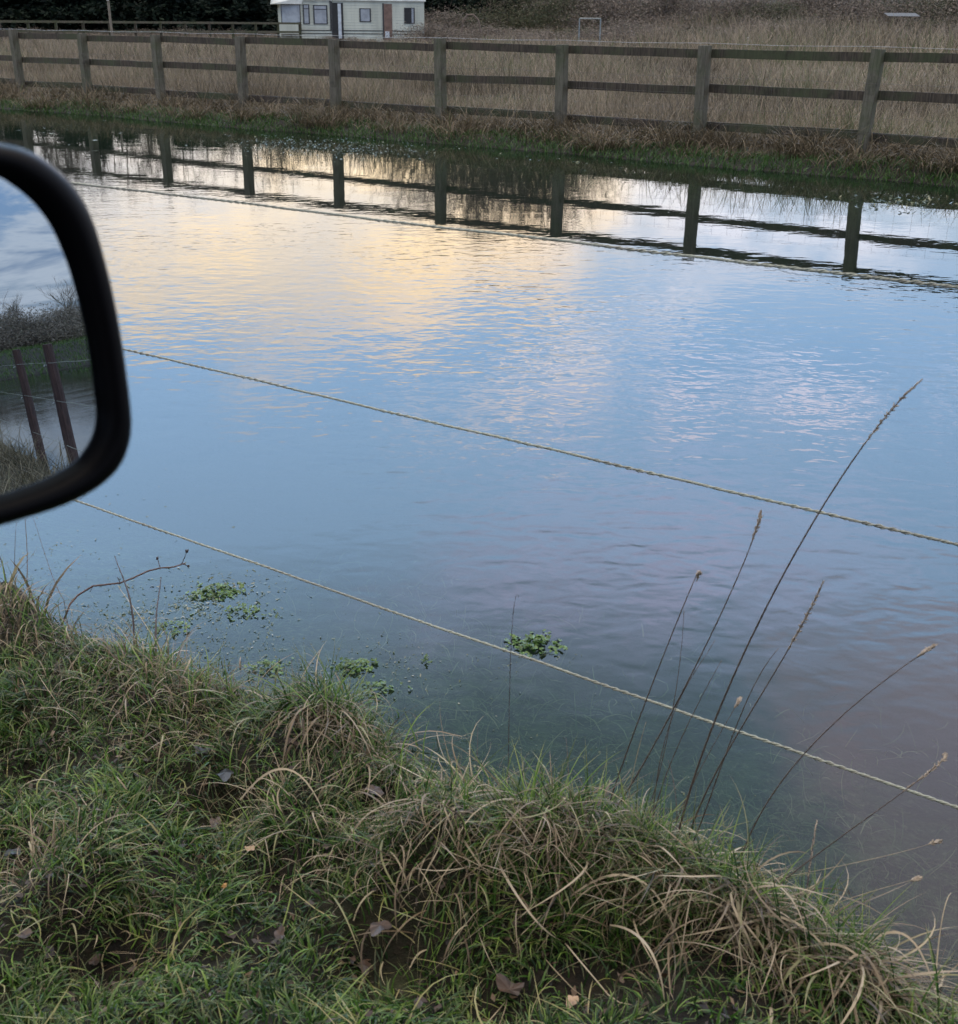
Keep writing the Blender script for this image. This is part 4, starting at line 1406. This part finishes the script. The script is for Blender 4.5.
stem([(672, 862), (690, 795), (713.5, 716), (751, 650), (788.6, 560), (829, 490), (889, 417.6), (917, 384)], 'tallest seed stem, leaning right across the middle rope', .13, r0_=.0021, v1=1.73)
stem([(604, 835), (611, 800), (651, 683), (686, 603), (697, 579)], 'seed stem with a pale plumed head, leftmost of the seeded stems', .12, r0_=.0016)
stem([(602, 830), (623, 796), (671, 716), (693, 671), (728, 600), (752.5, 538), (759.6, 515)], 'seed stem ending just below the middle rope, second tallest', .11, r0_=.0017)
stem([(686, 855), (698, 800), (728.5, 756), (758.6, 706), (794.6, 628), (822.7, 586)], 'seed stem with a pale head right of the tallest stem', .17, r0_=.0018)
stem([(690, 850), (716, 781), (745, 705), (779, 648)], 'bare thin stem beside the stem with the pale right-hand head', 0, r0_=.0014)
stem([(640, 835), (660, 770), (676, 690), (684, 610)], 'thin bare stem between the two left seed stems', 0, r0_=.0010)
stem([(652, 840), (665, 740), (690, 680), (715, 640)], 'hair-thin stem crossing behind the left seed stems', 0, r0_=.0010)
stem([(735, 885), (763.6, 800), (808.7, 756), (879, 685.6), (909, 658), (933, 647)], 'low leaning seed stem with a bent head at the right', .13, r0_=.0014)
stem([(745, 930), (767, 894), (802, 868), (889, 802.5), (924, 774), (943, 755)], 'slanting seed stem crossing the lowest rope at far right', .20, r0_=.0013)
stem([(804, 912), (808, 880), (812, 850), (817, 822)], 'short dark upright stem near the lower right tussock', .5, r0_=.0018, mat=M_deadst, hw=.004)
stem([(768, 880), (830, 868), (889, 855), (939, 841)], 'pale hair-thin stem pointing right, upper one of the two low ones', .04, r0_=.0007, mat=M_stemp)
stem([(800, 920), (840, 902), (880, 889), (919, 878)], 'pale hair-thin stem pointing right, lower one of the two low ones', .05, r0_=.0007, mat=M_stemp)
stem([(936, 972), (939, 940), (944, 910), (951, 893)], 'pale straw stem standing upright at the lower right edge', 0, r0_=.0013, mat=M_stemp)
stem([(508, 790), (508.5, 757), (511, 647), (519, 597)], 'dark thin upright stem beside the floating leafy clump at centre', .0, r0_=.0010, mat=M_deadst)
stem([(477, 775), (477.5, 740), (478, 724)], 'very short thin stem left of the central dark stem', 0, r0_=.0008, mat=M_deadst)
stem([(569, 800), (568, 765), (566, 738)], 'short brown stem at the water edge behind the central tussock', 0, r0_=.0009)
stem([(628, 800), (636, 760), (646, 722)], 'short straw blade among the seed stems', 0, r0_=.0009, mat=M_stemp)
stem([(650, 838), (668, 770), (700, 700), (722, 660)], 'slim stem between the two left seed stems leaning right', 0, r0_=.0011)
stem([(668, 850), (690, 790), (722, 730), (739, 700)], 'slim leaning stem with a small pale plume below the lowest rope', .12, r0_=.0010)
stem([(676, 850), (676, 800), (668, 760)], 'short bent dry stem among the seed stems', 0, r0_=.0012)
stem([(134, 640), (130, 600), (122, 575), (115, 556)], 'knobbly dark dead stem rising from the bank at left, left one', 0, r0_=.0026, mat=M_deadst)
stem([(156, 660), (156, 620), (158, 600), (161, 577)], 'knobbly dark dead stem rising from the bank at left, right one', 0, r0_=.0026, mat=M_deadst)
stem([(294, 690), (293, 675), (291, 660)], 'tiny upright twig at the water edge by the olive tussock', 0, r0_=.0012, mat=M_deadst)
stem([(294, 695), (305, 672), (320, 650)], 'pale straw blade slanting over the water by the olive tussock', 0, r0_=.0014, mat=M_stemp)
stem([(168, 672), (150, 632), (128, 600), (118, 585)], 'pale bent straw beside the dead stems at left', 0, r0_=.0012, mat=M_stemp)
stem([(27, 580), (27, 550), (25, 518)], 'thin upright stem just below the wing mirror, middle one', 0, r0_=.0014, mat=M_stem)
stem([(15, 580), (15, 545), (17, 519)], 'thin upright stem just below the wing mirror, left one', 0, r0_=.0010, mat=M_deadst)
stem([(64, 600), (52, 575), (42, 545), (33, 517)], 'thin leaning stem just below the wing mirror, right one', 0, r0_=.0010, mat=M_stem)
# bramble
main = [(70, 604), (78, 595), (93, 586), (120, 583), (133, 578), (148, 571), (160, 568), (174, 567), (185, 563)]
br = empty('bramble_stem', tuple(at_z(70, 604, .08)), 'arching reddish bramble stem with small buds over the water at left', 'bramble')
B0 = at_z(70, 604, .08)
mp = [at_v(x, y, 1.62 + .03 * i) - B0 for i, (x, y) in enumerate(main)]
mb = MB(); mb.tube([np.array([-.02, -.02, -.05])] + mp, [.0028] * 4 + [.0024] * 3 + [.0019] * 3, 6); mb.build('cane', pbr('bramble_bark', (.085, .050, .042), .6), br, smooth=True)
for a, b_ in (((160, 568), (157, 558)), ((181, 565), (187, 551)), ((183, 564), (188, 566)), ((93, 586), (90, 592)), ((120, 583), (117, 577))):
    mb = MB(); A3 = at_v(*a, 1.82) - B0; C3 = at_v(*b_, 1.83) - B0
    if a[0] < 130: A3 = at_v(*a, 1.70) - B0; C3 = at_v(*b_, 1.70) - B0
    mb.tube([A3, (A3 + C3) / 2 + np.array([.001, 0, 0]), C3], [.0013, .001, .0009], 5); tw = mb.build('side_twig', M_deadst, br)
    if a[0] > 130:
        m_ = MB()
        for k in range(9):
            dv = np.array([random.gauss(0, 1), random.gauss(0, 1), random.gauss(0, 1)]); dv /= np.linalg.norm(dv)
            m_.tube([C3, C3 + dv * .003, C3 + dv * .006], [.002, .0022, .0004], 5)
        m_.build('bud', M_deadst, tw)

# ------------------------------------------------------------------ floating weed and leafy clumps
G_weed = blade_mat('floating_weed', [(0, (.025, .045, .018)), (.5, (.055, .085, .035)), (.8, (.11, .13, .070)), (1, (.22, .22, .15))], (.2, .2, .1), .3, .15, .5)


def flecks(cx_, cy_, sx, sy, n, smin, smax, tilt=.25):
    px = cx_ + rng.normal(0, sx, n); py = cy_ + rng.normal(0, sy, n)
    P_ = np.array([at_z(a, b, .003) for a, b in zip(px, py)])
    hgt = height(P_[:, 0], P_[:, 1]); cl_ = fbm(P_[:, 0] * 16, P_[:, 1] * 16, 3)
    P_ = P_[(hgt < .0) & ((cl_ > .50) | (rng.random(n) < .25))]; n = len(P_)
    a = rng.uniform(0, 6.28, n); s_ = rng.uniform(smin, smax, n)
    d1_ = np.stack([np.cos(a), np.sin(a), rng.normal(0, tilt, n)], -1) * s_[:, None]
    d2_ = np.stack([-np.sin(a), np.cos(a), rng.normal(0, tilt, n)], -1) * (s_ * rng.uniform(.15, .5, n))[:, None]
    P_[:, 2] = .0015 + .5 * s_ * abs(rng.normal(0, tilt, n))
    V = np.stack([P_ - d1_, P_ - d1_ * .3 + d2_, P_ + d1_, P_ - d1_ * .2 - d2_], 1).reshape(-1, 3)
    V[:, 2] = np.maximum(V[:, 2], .0008)
    A = np.zeros((n, 4, 4)); A[..., 0] = rng.random(n)[:, None]; A[..., 3] = 1
    return V, np.arange(4 * n).reshape(-1, 4), A.reshape(-1, 4)


tag(grass_obj('floating_weed', [flecks(205, 600, 42, 16, 900, .002, .008), flecks(140, 615, 40, 14, 700, .002, .007), flecks(235, 650, 40, 16, 260, .002, .007), flecks(290, 680, 30, 14, 160, .002, .006),
     flecks(370, 668, 34, 15, 260, .002, .006), flecks(130, 510, 45, 22, 60, .002, .006), flecks(50, 560, 40, 16, 160, .002, .006), flecks(430, 690, 60, 25, 110, .0015, .005), flecks(540, 660, 30, 10, 50, .002, .005),
     flecks(590, 780, 50, 25, 90, .0015, .005), flecks(300, 600, 120, 60, 90, .001, .003), flecks(480, 760, 45, 16, 160, .0015, .005), flecks(700, 800, 120, 60, 50, .001, .003)], G_weed),
    'scattered small floating weed and leaf scraps beside the near bank', 'water weed', kind='stuff')
tag(grass_obj('far_weed', [flecks(345, 148, 48, 5, 1500, .006, .022, .25), flecks(270, 143, 25, 4, 400, .006, .02, .25), flecks(60, 128, 45, 7, 30, .015, .06, .05), flecks(140, 138, 40, 8, 16, .015, .05, .05), flecks(600, 160, 60, 4, 60, .01, .03),
     flecks(900, 203, 26, 4, 260, .01, .03, .5)], G_weed),
    'pale floating weed patch at the far water edge below the fence', 'water weed', kind='stuff')

M_leafg = pbr('water_plant_leaf', (.022, .065, .010), .3, 0, 40, .5, col2=(.070, .150, .022))
M_leafd = pbr('dead_leaf', (.060, .036, .024), .5, 0, 50, .5, col2=(.028, .021, .018))
M_leafb = pbr('wet_dark_leaf', (.014, .015, .017), .5, 0, 40, .4, spec=.6)
M_leafp = pbr('pale_dry_leaf', (.32, .22, .14), .6, 0, 40, .3)
M_leafo = pbr('orange_leaf', (.30, .15, .03), .5, 0, 40, .3)


def leaf_shape(mb, c_, size, a, tilt, curl, lobes=3):
    n = 18; V = [np.array(c_)]
    ca_, sa_ = math.cos(a), math.sin(a)
    for i in range(n):
        th = 2 * math.pi * i / n
        r_ = size * (.72 + .09 * math.cos(lobes * th + curl * 5) + random.uniform(-.06, .06)) * (1 - .35 * abs(math.cos(th)) ** 8 * (1 if math.cos(th) < 0 else 0))
        lx_ = r_ * math.cos(th) * 1.25; ly_ = r_ * math.sin(th) * .8
        z = curl * 1.3 * (lx_ ** 2 + 1.6 * ly_ ** 2) / size + tilt * lx_ + .12 * size * math.sin(3 * th + curl * 9) + random.uniform(-.06, .06) * size
        V.append(np.array(c_) + np.array([lx_ * ca_ - ly_ * sa_, lx_ * sa_ + ly_ * ca_, z]))
    mb.add(V, [(0, i + 1, (i + 1) % n + 1) for i in range(n)])


def clump(px, py, n, spr, lab, size=.011):
    c0 = at_z(px, py, 0.0)
    o = MB()
    for i in range(n):
        q = np.array([random.gauss(0, spr), random.gauss(0, spr * .7), 0]); hh = max(.003, .018 * math.exp(-(q @ q) / spr ** 2) * random.uniform(.2, 1.2))
        leaf_shape(o, (q[0], q[1], hh), size * random.uniform(.6, 1.3), random.uniform(0, 6.28), random.uniform(-.6, .6), random.uniform(-.5, .6))
    ob = o.build('leafy_clump', M_leafg); ob.location = (c0[0], c0[1], 0)
    return tag(ob, lab, 'water plant')


clump(218, 592, 130, .036, 'green leafy water plant clump floating furthest left, upper one', .008)
clump(245, 612, 70, .030, 'green leafy clump just below and right of the upper left clump', .006)
clump(535, 645, 120, .034, 'bright green leafy clump under the lowest rope at centre', .009)
clump(268, 668, 60, .028, 'ragged green mat of water plants pressed against the bank below the two left clumps', .007)
clump(175, 628, 50, .028, 'ragged green mat of water plants beside the bramble and dead stems', .006)
clump(427, 662, 10, .006, 'tiny solitary green floating rosette left of the central stem', .006)
clump(355, 668, 80, .032, 'green leafy clump at the bank edge above the drooping sedge', .008)
clump(375, 690, 50, .028, 'loose green leaves floating right beside the drooping sedge', .007)

leaves = [(150, 590, M_leafd, .016, 'brown dead leaf at the root of the bramble stem'), (350, 690, M_leafd, .022, 'reddish dead leaf caught at the water edge above the drooping sedge'),
          (225, 772, M_leafb, .030, 'large wet slate-grey leaf lying in the hollow of the bank'), (203, 752, M_leafb, .020, 'wet slate-grey leaf standing behind the largest grey one'),
          (250, 850, M_leafp, .013, 'small pale tan leaf curled up on the turf left of centre'), (224, 885, M_leafo, .007, 'tiny orange leaf on the bank'),
          (215, 822, M_leafd, .018, 'ragged brown leaf below the large grey leaf'), (295, 745, M_leafd, .016, 'red-brown leaf tucked under the olive tussock'),
          (375, 790, M_leafd, .024, 'folded brown leaf under the drooping sedge'), (380, 925, M_leafd, .026, 'wide brown leaf in the dark hollow at bottom centre'),
          (365, 965, M_leafd, .020, 'brown leaf lowest in the dark hollow at bottom centre'), (510, 990, M_leafd, .028, 'broad muddy brown leaf at bottom centre right'),
          (25, 935, M_leafd, .018, 'brown leaf in the dark soil at the left edge'), (280, 935, M_leafd, .014, 'brown leaf lying on the turf at bottom left of centre'),
          (572, 1000, M_leafp, .016, 'narrow tan leaf at the bottom edge right of centre'), (12, 850, M_leafb, .022, 'wet black leaf in the dark soil at the left edge'),
          (420, 1000, M_leafd, .016, 'small brown leaf at the bottom edge of centre'), (95, 960, M_leafd, .016, 'brown leaf low on the left of the bank')]
for px, py, mt_, sz, lab in leaves:
    zz_ = .10
    for _ in range(3):
        c0 = at_z(px, py, zz_); zz_ = gh(c0[0], c0[1]) + .028
    mb = MB(); leaf_shape(mb, (0, 0, 0), sz, random.uniform(0, 6.28), random.uniform(-.1, .4), random.uniform(-.4, .6))
    o = mb.build('fallen_leaf', mt_); o.location = c0
    tag(o, lab, 'leaf')
